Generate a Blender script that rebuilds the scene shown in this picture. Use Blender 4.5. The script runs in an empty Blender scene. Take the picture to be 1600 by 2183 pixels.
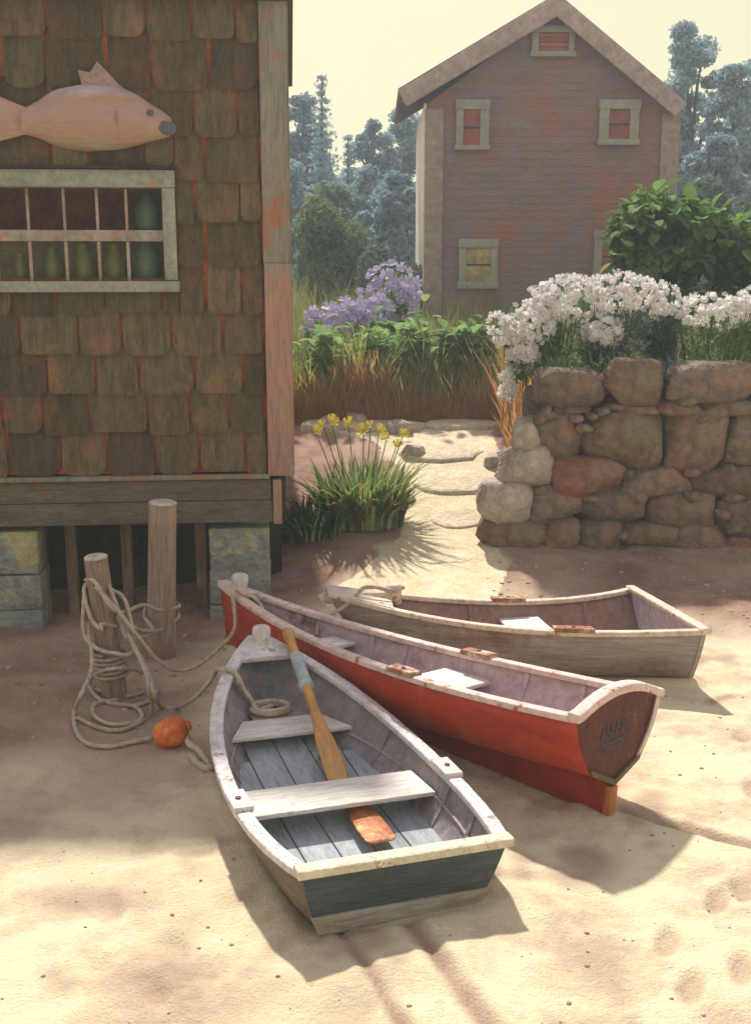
import bpy, math, random
import numpy as np
from mathutils import Vector, Matrix, Euler
R = math.radians
random.seed(7); rng = np.random.default_rng(7)
sc = bpy.context.scene
col = sc.collection

# ------------------------------------------------------------------ camera, sky, sun, exposure
CAM_H, PITCH, F = 3.2, R(12.5), 2400.0
cd = bpy.data.cameras.new('camera'); cam = bpy.data.objects.new('camera', cd); col.objects.link(cam)
cam.location = (0, 0, CAM_H); cam.rotation_euler = (R(90) - PITCH, 0, 0)
cd.sensor_fit = 'HORIZONTAL'; cd.sensor_width = 36; cd.lens = 54; cd.clip_start = .05; cd.clip_end = 3000
sc.camera = cam
SUN_EL, SUN_AZ = R(51), R(-10)       # azimuth measured from +Y towards +X
w = bpy.data.worlds.new('World'); sc.world = w; w.use_nodes = True
nt = w.node_tree; nt.nodes.clear()
out = nt.nodes.new('ShaderNodeOutputWorld'); add = nt.nodes.new('ShaderNodeAddShader')
sky = nt.nodes.new('ShaderNodeTexSky'); sky.sky_type = 'NISHITA'; sky.sun_disc = False
sky.sun_elevation = SUN_EL; sky.sun_rotation = SUN_AZ; sky.dust_density = 4; sky.ozone_density = .4; sky.air_density = .7
b1 = nt.nodes.new('ShaderNodeBackground'); b1.inputs[1].default_value = .03
nt.links.new(sky.outputs[0], b1.inputs[0])
b2 = nt.nodes.new('ShaderNodeBackground'); b2.inputs[1].default_value = .70
tc = nt.nodes.new('ShaderNodeTexCoord'); sx = nt.nodes.new('ShaderNodeSeparateXYZ'); rp = nt.nodes.new('ShaderNodeValToRGB')
nt.links.new(tc.outputs['Generated'], sx.inputs[0]); nt.links.new(sx.outputs[2], rp.inputs[0]); nt.links.new(rp.outputs[0], b2.inputs[0])
e = rp.color_ramp.elements
e[0].position = 0.0; e[0].color = (.95, .84, .33, 1)
e[1].position = .75; e[1].color = (.60, .55, .64, 1)
em = rp.color_ramp.elements.new(.32); em.color = (.88, .79, .45, 1)
nt.links.new(b1.outputs[0], add.inputs[0]); nt.links.new(b2.outputs[0], add.inputs[1]); nt.links.new(add.outputs[0], out.inputs[0])
sd = bpy.data.lights.new('sun', 'SUN'); sun = bpy.data.objects.new('sun', sd); col.objects.link(sun)
sd.energy = 4.9; sd.angle = R(2.2); sd.color = (1, .93, .82)
sdir = Vector((math.sin(SUN_AZ) * math.cos(SUN_EL), math.cos(SUN_AZ) * math.cos(SUN_EL), math.sin(SUN_EL)))
sun.rotation_euler = sdir.to_track_quat('Z', 'Y').to_euler(); sun.location = (-8, 40, 40)
vs = sc.view_settings
sc.display_settings.display_device = 'sRGB'
vs.view_transform = 'Standard'; vs.look = 'None'; vs.gamma = 1; vs.exposure = 0.27; vs.use_curve_mapping = False
sc.cycles.max_bounces = 8; sc.cycles.volume_bounces = 1; sc.cycles.use_denoising = True
sc.cycles.transparent_max_bounces = 12

# ------------------------------------------------------------------ helpers
def ray(px, py):
    u = (px - 800) / F; v = (1091.5 - py) / F
    return Vector((u, math.cos(PITCH) + v * math.sin(PITCH), -math.sin(PITCH) + v * math.cos(PITCH)))
def at(px, py, Y):
    d = ray(px, py); t = Y / d.y
    return Vector((d.x * t, Y, CAM_H + d.z * t))
def sst(a, b, x):
    t = np.clip((np.asarray(x, float) - a) / (b - a), 0, 1); return t * t * (3 - 2 * t)

_m = {}
def mat(name, c1, c2=None, scale=3, rough=.8, bump=.25, bscale=45, stretch=(1, 1, 1), rnd=0., patch=None, spec=.3, detail=8, sub=0., trans=0., fleck=1.):
    """patch = (colour, scale, low, high): worn places where another colour shows"""
    if name in _m: return _m[name]
    m = bpy.data.materials.new(name); m.use_nodes = True; t = m.node_tree; N = t.nodes.new; L = t.links.new
    bs = t.nodes['Principled BSDF']; bs.inputs['Roughness'].default_value = rough
    bs.inputs['Specular IOR Level'].default_value = spec
    tc = N('ShaderNodeTexCoord'); mp = N('ShaderNodeMapping'); mp.inputs['Scale'].default_value = stretch
    L(tc.outputs['Object'], mp.inputs[0])
    n = N('ShaderNodeTexNoise'); n.inputs['Scale'].default_value = scale; n.inputs['Detail'].default_value = detail; n.inputs['Roughness'].default_value = .65
    L(mp.outputs[0], n.inputs[0])
    r = N('ShaderNodeValToRGB'); L(n.outputs[0], r.inputs[0])
    c2 = c2 or tuple(x * .7 for x in c1)
    r.color_ramp.elements[0].position = .35; r.color_ramp.elements[0].color = (*c2, 1)
    r.color_ramp.elements[1].position = .65; r.color_ramp.elements[1].color = (*c1, 1)
    colr = r.outputs[0]
    if patch:
        n2 = N('ShaderNodeTexNoise'); n2.inputs['Scale'].default_value = patch[1]; n2.inputs['Detail'].default_value = 6; n2.inputs['Roughness'].default_value = .7
        L(tc.outputs['Object'], n2.inputs[0])
        mr = N('ShaderNodeMapRange'); mr.inputs[1].default_value = patch[2]; mr.inputs[2].default_value = patch[3]
        L(n2.outputs[0], mr.inputs[0])
        mx = N('ShaderNodeMixRGB'); L(mr.outputs[0], mx.inputs[0]); L(colr, mx.inputs[1]); mx.inputs[2].default_value = (*patch[0], 1)
        colr = mx.outputs[0]
    if rnd:
        oi = N('ShaderNodeObjectInfo'); hs = N('ShaderNodeHueSaturation')
        m1 = N('ShaderNodeMapRange'); m1.inputs[3].default_value = 1 - rnd; m1.inputs[4].default_value = 1 + rnd
        L(oi.outputs['Random'], m1.inputs[0]); L(m1.outputs[0], hs.inputs['Value'])
        m2 = N('ShaderNodeMath'); m2.operation = 'MULTIPLY_ADD'; m2.inputs[1].default_value = 7.31; m2.inputs[2].default_value = 0
        fr = N('ShaderNodeMath'); fr.operation = 'FRACT'; L(oi.outputs['Random'], m2.inputs[0]); L(m2.outputs[0], fr.inputs[0])
        m3 = N('ShaderNodeMapRange'); m3.inputs[3].default_value = .5 - rnd * .06; m3.inputs[4].default_value = .5 + rnd * .06
        L(fr.outputs[0], m3.inputs[0]); L(m3.outputs[0], hs.inputs['Hue'])
        L(colr, hs.inputs['Color']); colr = hs.outputs[0]
    if bump:
        nf = N('ShaderNodeTexNoise'); nf.inputs['Scale'].default_value = bscale * .55; nf.inputs['Detail'].default_value = 10; nf.inputs['Roughness'].default_value = .75; L(mp.outputs[0], nf.inputs[0])
        rf = N('ShaderNodeValToRGB'); rf.color_ramp.elements[0].position = .30; rf.color_ramp.elements[0].color = (.62, .60, .58, 1); rf.color_ramp.elements[1].position = .56; rf.color_ramp.elements[1].color = (1.06, 1.05, 1.04, 1); L(nf.outputs[0], rf.inputs[0])
        mf = N('ShaderNodeMixRGB'); mf.blend_type = 'MULTIPLY'; mf.inputs[0].default_value = fleck; L(colr, mf.inputs[1]); L(rf.outputs[0], mf.inputs[2]); colr = mf.outputs[0]
    L(colr, bs.inputs['Base Color'])
    if bump:
        n3 = N('ShaderNodeTexNoise'); n3.inputs['Scale'].default_value = bscale; n3.inputs['Detail'].default_value = 6; L(mp.outputs[0], n3.inputs[0])
        bp = N('ShaderNodeBump'); bp.inputs['Strength'].default_value = min(1, bump * 1.3); bp.inputs['Distance'].default_value = .9 / bscale
        L(n3.outputs[0], bp.inputs['Height']); L(bp.outputs[0], bs.inputs['Normal'])
    if trans:
        tr = N('ShaderNodeBsdfTranslucent'); L(colr, tr.inputs[0]); ms = N('ShaderNodeMixShader'); ms.inputs[0].default_value = trans
        L(bs.outputs[0], ms.inputs[1]); L(tr.outputs[0], ms.inputs[2]); L(ms.outputs[0], t.nodes['Material Output'].inputs[0])
    _m[name] = m; return m

def mesh(name, V, Fc, m=None, parent=None, smooth=False, mi=None, loc=None):
    me = bpy.data.meshes.new(name); me.from_pydata([tuple(v) for v in V], [], Fc); me.validate(); me.update()
    ms = m if isinstance(m, (list, tuple)) else [m]
    for k in ms:
        if k: me.materials.append(k)
    if mi is not None:
        for p_, i in zip(me.polygons, mi): p_.material_index = i
    if smooth: me.polygons.foreach_set('use_smooth', [True] * len(me.polygons))
    o = bpy.data.objects.new(name, me); col.objects.link(o)
    if parent: o.parent = parent
    if loc is not None: o.location = loc
    return o
def fastmesh(name, V, Q, m, parent=None, smooth=False):
    V = np.asarray(V, np.float32); Q = np.asarray(Q, np.int32); k = Q.shape[1]
    me = bpy.data.meshes.new(name); me.vertices.add(len(V)); me.vertices.foreach_set('co', V.ravel())
    me.loops.add(Q.size); me.loops.foreach_set('vertex_index', Q.ravel())
    me.polygons.add(len(Q)); me.polygons.foreach_set('loop_start', np.arange(len(Q), dtype=np.int32) * k); me.polygons.foreach_set('loop_total', np.full(len(Q), k, np.int32))
    if smooth: me.polygons.foreach_set('use_smooth', np.ones(len(Q), bool))
    me.materials.append(m); me.update(calc_edges=True); me.validate()
    o = bpy.data.objects.new(name, me); col.objects.link(o)
    if parent: o.parent = parent
    return o
def tag(o, label=None, cat=None, group=None, kind=None):
    if label: o['label'] = label
    if cat: o['category'] = cat
    if group: o['group'] = group
    if kind: o['kind'] = kind
    return o
def empty(name, loc=(0, 0, 0), rot=(0, 0, 0), label=None, cat=None, group=None, kind=None):
    o = bpy.data.objects.new(name, None); col.objects.link(o); o.location = loc; o.rotation_euler = rot; o.empty_display_size = .1
    return tag(o, label, cat, group, kind)
def bevel(o, w=.006, seg=2):
    b = o.modifiers.new('bevel', 'BEVEL'); b.width = w; b.segments = seg; b.limit_method = 'ANGLE'; b.angle_limit = R(40)
    for p_ in o.data.polygons: p_.use_smooth = True
    return o
BOXF = [(0, 3, 2, 1), (4, 5, 6, 7), (0, 1, 5, 4), (1, 2, 6, 5), (2, 3, 7, 6), (3, 0, 4, 7)]
def box(name, x0, x1, y0, y1, z0, z1, m, parent=None, bv=.006, jit=0):
    V = [[x0, y0, z0], [x1, y0, z0], [x1, y1, z0], [x0, y1, z0], [x0, y0, z1], [x1, y0, z1], [x1, y1, z1], [x0, y1, z1]]
    if jit: V = [[a + random.uniform(-jit, jit) for a in v] for v in V]
    o = mesh(name, V, BOXF, m, parent)
    if bv: bevel(o, bv)
    return o
def prism(name, poly, y0, y1, m, parent=None, bv=.004, back=None):
    """poly in x,z; counter-clockwise seen from -y"""
    n = len(poly); V = [(x, y0, z) for x, z in poly] + [(x, y1, z) for x, z in poly]
    Fc = [tuple(range(n)), tuple(range(2 * n - 1, n - 1, -1))] + [(i, i + n, (i + 1) % n + n, (i + 1) % n) for i in range(n)]
    o = mesh(name, V, Fc, m, parent)
    if bv: bevel(o, bv)
    return o
def catmull(P, n=12):
    P = [Vector(p) for p in P]; Q = [P[0] * 2 - P[1]] + P + [P[-1] * 2 - P[-2]]; o = []
    for i in range(1, len(Q) - 2):
        a, b, c, d = Q[i - 1:i + 3]
        for k in range(n):
            t = k / n
            o.append(.5 * ((2 * b) + (c - a) * t + (2 * a - 5 * b + 4 * c - d) * t * t + (3 * b - a - 3 * c + d) * t ** 3))
    o.append(P[-1]); return o
def tube(name, P, rad, m, parent=None, ns=10, twist=0, cap=True, strands=3):
    P = [Vector(p) for p in P]; V = []; Fc = []; up = Vector((.13, .21, 1)).normalized(); L = 0
    n0 = None
    for i, p_ in enumerate(P):
        t = (P[min(i + 1, len(P) - 1)] - P[max(i - 1, 0)]); t = t.normalized() if t.length > 1e-9 else Vector((0, 0, 1))
        if n0 is None: n0 = t.cross(up).normalized() if abs(t.dot(up)) < .95 else t.cross(Vector((1, 0, 0))).normalized()
        n0 = (n0 - t * n0.dot(t)).normalized(); b_ = t.cross(n0)
        if i: L += (p_ - P[i - 1]).length
        r = rad(i / (len(P) - 1)) if callable(rad) else rad
        for k in range(ns):
            a = 2 * math.pi * k / ns; rr = r * (1 + .17 * math.cos(strands * (a) - twist * L)) if twist else r
            V.append(p_ + (n0 * math.cos(a) + b_ * math.sin(a)) * rr)
    for i in range(len(P) - 1):
        for k in range(ns): a, b_ = i * ns + k, i * ns + (k + 1) % ns; Fc.append((a, b_, b_ + ns, a + ns))
    if cap: Fc += [tuple(range(ns - 1, -1, -1)), tuple(range((len(P) - 1) * ns, len(P) * ns))]
    return mesh(name, V, Fc, m, parent, smooth=True)
def lathe(name, prof, m, parent=None, ns=20, loc=(0, 0, 0), wob=0, seed=0, tilt=None):
    rr = random.Random(seed); V = []; Fc = []; k0 = [rr.uniform(0, 6.28) for _ in range(4)]
    for r, z in prof:
        for k in range(ns):
            a = 2 * math.pi * k / ns; w_ = 1 + wob * (math.sin(2 * a + k0[0] + z * 2) + .6 * math.sin(3 * a + k0[1] - z) + .4 * math.sin(7 * a + k0[2]))
            V.append((r * w_ * math.cos(a), r * w_ * math.sin(a), z))
    for i in range(len(prof) - 1):
        for k in range(ns): a, b_ = i * ns + k, i * ns + (k + 1) % ns; Fc.append((a, b_, b_ + ns, a + ns))
    Fc += [tuple(range(ns - 1, -1, -1)), tuple(range((len(prof) - 1) * ns, len(prof) * ns))]
    o = mesh(name, V, Fc, m, parent, smooth=True, loc=loc)
    if tilt: o.rotation_euler = tilt
    return o

# ------------------------------------------------------------------ terrain
def vnoise(x, y, s, seed=0):
    x = np.asarray(x, float); y = np.asarray(y, float); an = seed * 1.7 + .5; x, y = (x * math.cos(an) - y * math.sin(an)) / s + seed * 17.13, (x * math.sin(an) + y * math.cos(an)) / s - seed * 9.71
    xi = np.floor(x).astype(np.int64); yi = np.floor(y).astype(np.int64); fx = x - xi; fy = y - yi; fx = fx * fx * (3 - 2 * fx); fy = fy * fy * (3 - 2 * fy)
    def h(a, b):
        n = (a * 374761393 + b * 668265263 + seed * 1442695041) & 0x7fffffff; n = ((n ^ (n >> 13)) * 1274126177) & 0x7fffffff
        return ((n ^ (n >> 16)) & 0xffff) / 65535.
    return (h(xi, yi) * (1 - fx) + h(xi + 1, yi) * fx) * (1 - fy) + (h(xi, yi + 1) * (1 - fx) + h(xi + 1, yi + 1) * fx) * fy
PATH = [(-.9, 10.2, 1.2), (.35, 10.6, .95), (.62, 11.3, .78), (.80, 12.2, .56), (.90, 13.0, .58), (.98, 14.0, .66), (.85, 15.0, .82), (.45, 16.0, 1.3), (-.4, 16.3, 1.3)]
def path_c(y):
    ys = [p_[1] for p_ in PATH[1:-1]]; return np.interp(y, ys, [p_[0] for p_ in PATH[1:-1]]), np.interp(y, ys, [p_[2] for p_ in PATH[1:-1]])
def path_mask(x, y):
    c, hw = path_c(y); d = np.abs(x - c) / hw + (vnoise(x, y, .35, 3) - .5) * .5
    return (1 - sst(.75, 1.15, d)) * (1 - sst(16.0, 16.5, y)) * sst(9.6, 10.6, y)
def edge(y): return 1.95 + .42 * (y - 12.2)
def groove(x, y, a, b, wd, dp):
    ax, ay = a; bx, by = b; L = math.hypot(bx - ax, by - ay); ux, uy = (bx - ax) / L, (by - ay) / L
    s = (x - ax) * ux + (y - ay) * uy; d = np.abs(-(x - ax) * uy + (y - ay) * ux) + (vnoise(x, y, .15, 21) - .5) * .02
    m_ = sst(-.02, .08, s) * (1 - sst(L - .5, L, s))
    return m_ * (-dp * np.exp(-(d / wd) ** 2) + .22 * dp * np.exp(-((d - 2.0 * wd) / (wd * .8)) ** 2))
_fr = random.Random(5)
FEET = []
for (cx, cy, dx, dy, n) in ((1.15, 4.1, .16, .36, 4), (-1.25, 5.1, .2, -.36, 3), (2.6, 7.2, -.1, -.4, 3), (1.75, 4.6, .12, .34, 4)):
    for i in range(n): FEET.append((cx + dx * i + (.09 if i % 2 else -.09) + _fr.uniform(-.03, .03), cy + dy * i, math.atan2(dy, dx)))
def gz(x, y, fine=True):
    x = np.asarray(x, float); y = np.asarray(y, float)
    z = .95 * sst(10.3, 16.8, y) + .75 * sst(16.8, 26, y)
    z = z - .16 * sst(-.6, -1.5, x) * 0 - .18 * (1 - sst(-1.6, -.5, x)) * sst(7.6, 9.4, y) * (1 - sst(11.5, 14, y))
    ter = sst(-.15, .55, (x - edge(y))) * sst(12.32, 12.42, y)
    z = z * (1 - ter) + ter * (1.92 - .22 * sst(18, 26, y))
    if fine:
        q = 1 - .7 * path_mask(x, y)
        near = 1 - sst(30, 60, y)
        z = z + q * near * (.10 * (vnoise(x, y, 1.7, 1) - .5) + .045 * (vnoise(x, y, .55, 2) - .5) + .018 * (vnoise(x, y, .2, 4) - .5) + .009 * (vnoise(x, y, .08, 5) - .5))
    return z
BOATS = dict(
 b1=[0.1445, 4.9886, 0.3674, 2.7916, 0.5403, 0.739, 0.6306, 0.6404, 0.0645, 0.3672, 0.2719, 0.3305, 0.5946, 0.4235, 0.0656, 0.0028, -0.0412],
 b2=[1.366, 6.0877, 0.7688, 3.8114, 0.4093, 0.4478, 0.3918, 0.2403, 0.0408, 0.6907, 0.5531, 0.4776, 0.6399, 0.237, -0.0056, 0.3264, -0.0915],
 b3=[2.3993, 8.8629, 1.6774, 2.7803, 0.8464, 0.57, 0.5702, 0.5132, 0.1241, 0.4132, 0.3164, 0.409, 0.6468, 0.5439, -0.0233, -0.0268, -0.0945])
TRACKS = (((-.20, 5.02), (.44, 3.3), .030, .020), ((.14, 5.02), (.84, 3.3), .042, .028), ((1.40, 6.2), (3.9, 4.55), .036, .030))
def ground_full(x, y):
    z = gz(x, y)
    # sand is pressed flat and pushed up a little round each hull
    for k, q in BOATS.items():
        x0, y0, yaw, L = q[:4]; c, s = math.cos(yaw), math.sin(yaw)
        lx = (x - x0) * c + (y - y0) * s; ly = -(x - x0) * s + (y - y0) * c
        hw = .42 if k != 'b2' else .10
        d = np.maximum(np.abs(lx) - hw, np.maximum(-ly + (.05 if k != 'b2' else .3), ly - L * .8))
        m_ = 1 - sst(0, .22, d)
        z = z * (1 - m_) + m_ * 0.0 + .022 * np.exp(-((d - .10) / .07) ** 2)
    for a, b, w_, dp in TRACKS:
        z = z + groove(x, y, a, b, w_, dp)
    for a, b, w_, dp in () and (((-.22, 4.98), (.34, 3.4), .045, .05), ((.14, 4.95), (.72, 3.4), .055, .06), ((.50, 5.1), (1.0, 3.8), .04, .03), ((1.42, 6.15), (3.5, 4.75), .05, .06)):
        z = z + groove(x, y, a, b, w_, dp)
    for fx, fy, a in FEET:
        c, s = math.cos(a), math.sin(a); u = (x - fx) * c + (y - fy) * s; v = -(x - fx) * s + (y - fy) * c
        d = np.sqrt((u / .15) ** 2 + (v / .06) ** 2)
        z = z - .020 * (1 - sst(.4, 1.2, d)) + .006 * np.exp(-((d - 1.35) / .3) ** 2)
    return z
def axis(lo, hi, step, far, g=1.12):
    a = list(np.arange(lo, hi + 1e-6, step)); s = step; v = hi
    while v < far[1]: s *= g; v += s; a.append(v)
    s = step; v = lo; pre = []
    while v > far[0]: s *= g; v -= s; pre.append(v)
    return np.array(pre[::-1] + a)
gx = axis(-4.2, 4.6, .024, (-420, 420)); gy = axis(3.3, 12.8, .024, (-60, 700), 1.08)
X, Y = np.meshgrid(gx, gy); Z = ground_full(X, Y)
V = np.stack([X.ravel(), Y.ravel(), Z.ravel()], 1); nx, ny = len(gx), len(gy)
I = (np.arange(ny - 1)[:, None] * nx + np.arange(nx - 1)[None, :]).ravel(); Q = np.stack([I, I + 1, I + 1 + nx, I + nx], 1)
gm = bpy.data.materials.new('sand'); gm.use_nodes = True
t = gm.node_tree; N = t.nodes.new; L = t.links.new; bs = t.nodes['Principled BSDF']; bs.inputs['Roughness'].default_value = .9; bs.inputs['Specular IOR Level'].default_value = .15
tc = N('ShaderNodeTexCoord'); av = N('ShaderNodeAttribute'); av.attribute_name = 'soil_shade'
def noise_node(sc_, det=8, ro=.65):
    n = N('ShaderNodeTexNoise'); n.inputs['Scale'].default_value = sc_; n.inputs['Detail'].default_value = det; n.inputs['Roughness'].default_value = ro; L(tc.outputs['Object'], n.inputs[0]); return n
def ramp(src, p0, c0, p1, c1):
    r = N('ShaderNodeValToRGB'); L(src, r.inputs[0]); r.color_ramp.elements[0].position = p0; r.color_ramp.elements[0].color = (*c0, 1); r.color_ramp.elements[1].position = p1; r.color_ramp.elements[1].color = (*c1, 1); return r
def mix(f, a, b, mode='MIX'):
    m_ = N('ShaderNodeMixRGB'); m_.blend_type = mode
    if isinstance(f, float): m_.inputs[0].default_value = f
    else: L(f, m_.inputs[0])
    for s_, v_ in ((1, a), (2, b)):
        if isinstance(v_, tuple): m_.inputs[s_].default_value = (*v_, 1)
        else: L(v_, m_.inputs[s_])
    return m_.outputs[0]
sandc = ramp(noise_node(1.6).outputs[0], .36, (.54, .42, .31), .52, (.78, .69, .48)).outputs[0]
soil_shade_c = ramp(noise_node(1.3).outputs[0], .35, (.25, .135, .095), .62, (.43, .29, .225)).outputs[0]
soil_shade_c = mix(ramp(noise_node(2.7).outputs[0], .55, (0, 0, 0), .68, (.7, .7, .7)).outputs[0], soil_shade_c, (.42, .31, .29))
c = mix(av.outputs['Fac'], sandc, soil_shade_c)
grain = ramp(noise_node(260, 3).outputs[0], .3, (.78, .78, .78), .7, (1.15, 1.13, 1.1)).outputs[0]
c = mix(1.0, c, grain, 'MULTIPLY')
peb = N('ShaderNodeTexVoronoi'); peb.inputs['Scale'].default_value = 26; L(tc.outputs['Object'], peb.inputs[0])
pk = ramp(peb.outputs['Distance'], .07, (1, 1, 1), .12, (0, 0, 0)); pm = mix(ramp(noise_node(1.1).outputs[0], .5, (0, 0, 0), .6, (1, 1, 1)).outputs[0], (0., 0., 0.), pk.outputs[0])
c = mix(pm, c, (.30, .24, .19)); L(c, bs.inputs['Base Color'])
bp = N('ShaderNodeBump'); bp.inputs['Strength'].default_value = .9; bp.inputs['Distance'].default_value = .018
mm = N('ShaderNodeMath'); mm.operation = 'ADD'; L(noise_node(60, 6).outputs[0], mm.inputs[0]); L(noise_node(14, 6).outputs[0], mm.inputs[1]); L(mm.outputs[0], bp.inputs['Height']); L(bp.outputs[0], bs.inputs['Normal'])
ground = fastmesh('ground', V, Q, gm, smooth=True); ground['kind'] = 'structure'
soil_shade = sst(8.9, 10.2, Y + .8 * (vnoise(X, Y, .9, 8) - .5)) * (1 - path_mask(X, Y))
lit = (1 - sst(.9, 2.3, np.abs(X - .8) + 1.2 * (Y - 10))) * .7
soil_shade = np.maximum(soil_shade * (1 - lit), .85 * (1 - sst(-2.0, -.9, X + .7 * (vnoise(X, Y, .8, 9) - .5))) * sst(5.4, 7.4, Y + 1.1 * (vnoise(X, Y, .7, 10) - .5)))  # soil round the shack, with part of its shade put into the colour
for a, b, w_, dp in TRACKS: soil_shade = np.maximum(soil_shade, np.clip(-groove(X, Y, a, b, w_ * 1.5, 1.0) * 1.0, 0, 1) * (.70 + .35 * vnoise(X, Y, .25, 61)))
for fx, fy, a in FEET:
    u_ = (X - fx) * math.cos(a) + (Y - fy) * math.sin(a); v_ = -(X - fx) * math.sin(a) + (Y - fy) * math.cos(a); soil_shade = np.maximum(soil_shade, .5 * (1 - sst(.5, 1.15, np.sqrt((u_ / .15) ** 2 + (v_ / .07) ** 2))))
soil_shade = np.maximum(soil_shade, .62 * sst(.48, .72, .65 * vnoise(X, Y, .42, 62) + .35 * vnoise(X, Y, .13, 64)) * sst(.36, .56, vnoise(X, Y, 1.1, 63)))  # dappled shade on the open sand, painted in through the mask
soil_shade = np.maximum(soil_shade, .60 * sst(.30, .60, .6 * vnoise(X, Y, .8, 71) + .4 * vnoise(X, Y, .25, 72)) * np.maximum((1 - sst(-1.4, -.2, X)) * (1 - sst(4.9, 5.7, Y)), .75 * (1 - sst(4.3, 4.9, Y))))  # shade over the near and lower-left sand, painted in through the mask
soil_shade = np.clip(soil_shade + .35 * sst(.60, .80, vnoise(X, Y, .6, 31)) * sst(.45, .7, vnoise(X, Y, 2.1, 32)), 0, 1)
at_ = ground.data.attributes.new('soil_shade', 'FLOAT', 'POINT'); at_.data.foreach_set('value', soil_shade.ravel().astype(np.float32))

# pale sandy path winding up between the shed and the wall, with its slabs and edge rocks
pal = mat('path sand', (.74, .66, .47), (.60, .50, .33), 4, .95, .5, 60)
us = np.linspace(-1, 1, 34); ys = np.arange(10.1, 16.35, .05); PV = []
for y in ys:
    c_, hw = path_c(y); hw = hw * (1.0 - .55 * float(sst(11.0, 10.1, y)) * 0)
    for u in us:
        x = c_ + u * hw * (.93 + .16 * (vnoise(np.array(y), np.array(u * 0 + (1 if u > 0 else 5)), .5, 12)))
        z = ground_full(np.array(x), np.array(y)) + .022 * (1 - abs(u) ** 4) * float(sst(10.1, 10.6, y)) - .006 * abs(u) ** 4
        PV.append((float(x), y, float(z)))
n_ = len(us); I = (np.arange(len(ys) - 1)[:, None] * n_ + np.arange(n_ - 1)[None, :]).ravel()
path = fastmesh('path', PV, np.stack([I, I + 1, I + 1 + n_, I + n_], 1), pal, smooth=True); path['kind'] = 'structure'
def slab(name, cx, cy, rx, ry, h, m, parent, seed, n=16, z=None):
    rr = random.Random(seed); pts = []
    for k in range(n):
        a = 2 * math.pi * k / n; q = 1 / (abs(math.cos(a)) ** 3 + abs(math.sin(a)) ** 3) ** (1 / 3) * rr.uniform(.88, 1.06); pts.append((rx * q * math.cos(a), ry * q * math.sin(a)))
    z0 = float(ground_full(np.array(cx), np.array(cy))) if z is None else z; V = []; Fc = []
    for s_, dz in ((1.0, -.12), (1.02, h * .45), (.97, h * .85), (.88, h), (.45, h * 1.04)):
        for (x, y) in pts: V.append((cx + x * s_, cy + y * s_, .25 * z0 + .75 * float(gz(cx + x * s_, cy + y * s_, False) + z0 - gz(cx, cy, False)) + dz + rr.uniform(-.004, .004)))
    V.append((cx, cy, z0 + h * 1.05))
    for i in range(4):
        for k in range(n): Fc.append((i * n + k, i * n + (k + 1) % n, (i + 1) * n + (k + 1) % n, (i + 1) * n + k))
    for k in range(n): Fc.append((4 * n + k, 4 * n + (k + 1) % n, 5 * n))
    return mesh(name, V, Fc, m, parent, smooth=True)
slabm = mat('pale slab', (.72, .64, .47), (.52, .44, .31), 5, .9, .6, 30, rnd=.06)
for i, (x, y, rx, ry, h) in enumerate(((.95, 12.75, .36, .34, .03), (.98, 13.75, .5, .40, .045), (.85, 14.75, .55, .40, .05), (.1, 15.85, .62, .28, .08), (1.25, 15.95, .55, .24, .08), (-.75, 15.9, .3, .2, .10), (.75, 11.75, .36, .30, .02))):
    slab('step_stone', x, y, rx, ry, h, slabm, path, 50 + i)

# ------------------------------------------------------------------ fieldstone wall
def stone_mesh(sx, sy, sz, seed, e=.42, nu=22, nv=14, rough=.07):
    rr = random.Random(seed); cuts = [(Vector((rr.uniform(-1, 1), rr.uniform(-1.2, 1.0), rr.uniform(-1, 1))).normalized(), rr.uniform(.80, 1.12)) for _ in range(13)]; ph = [[rr.uniform(-3, 3) for _ in range(4)] for _ in range(6)]; V = []; Fc = []
    pw = lambda a: math.copysign(abs(a) ** e, a)
    sk = rr.uniform(-.12, .12); tp = rr.uniform(-.12, .12)
    for j in range(nv + 1):
        v = -math.pi / 2 + math.pi * j / nv
        for i in range(nu):
            u = 2 * math.pi * i / nu; x, y, z = pw(math.cos(v)) * pw(math.cos(u)), pw(math.cos(v)) * pw(math.sin(u)), pw(math.sin(v))
            d = 1 + sum(rough * math.sin(p_[0] * x * 1.3 + p_[1] * y * 1.3 + p_[2] * z * 1.3 + p_[3]) for p_ in ph) * .6
            x, z = x * (1 + tp * z) , z * (1 + sk * x)
            q = Vector((x * d, y * d, z * d))
            for n_, o_ in cuts:
                k_ = q.dot(n_) - o_
                if k_ > 0: q = q - n_ * k_ * .93
            V.append((q.x * sx / 2, q.y * sy / 2, q.z * sz / 2))
    for j in range(nv):
        for i in range(nu): a, b = j * nu + i, j * nu + (i + 1) % nu; Fc.append((a, b, b + nu, a + nu))
    return V, Fc
smats = [mat('stone grey', (.245, .19, .155), (.14, .11, .09), 5, .9, 1.0, 26, rnd=.16, patch=((.30, .17, .10), 3, .5, .66)),
         mat('stone brown', (.26, .165, .11), (.15, .095, .065), 5, .9, 1.0, 26, rnd=.16, patch=((.20, .19, .12), 3, .5, .64)),
         mat('stone red', (.29, .12, .065), (.20, .10, .065), 5, .9, 1.0, 26, rnd=.12, patch=((.24, .19, .15), 3, .48, .62)),
         mat('stone pale', (.52, .46, .40), (.36, .30, .25), 4, .9, .8, 22, rnd=.06)]
wall = empty('stone_wall', (1.15, 11.9, 0), label='dry-laid wall of rounded grey and brown fieldstones with flowers along its top', cat='stone wall')
WALLLOC = Vector((1.15, 11.9, 0))
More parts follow.
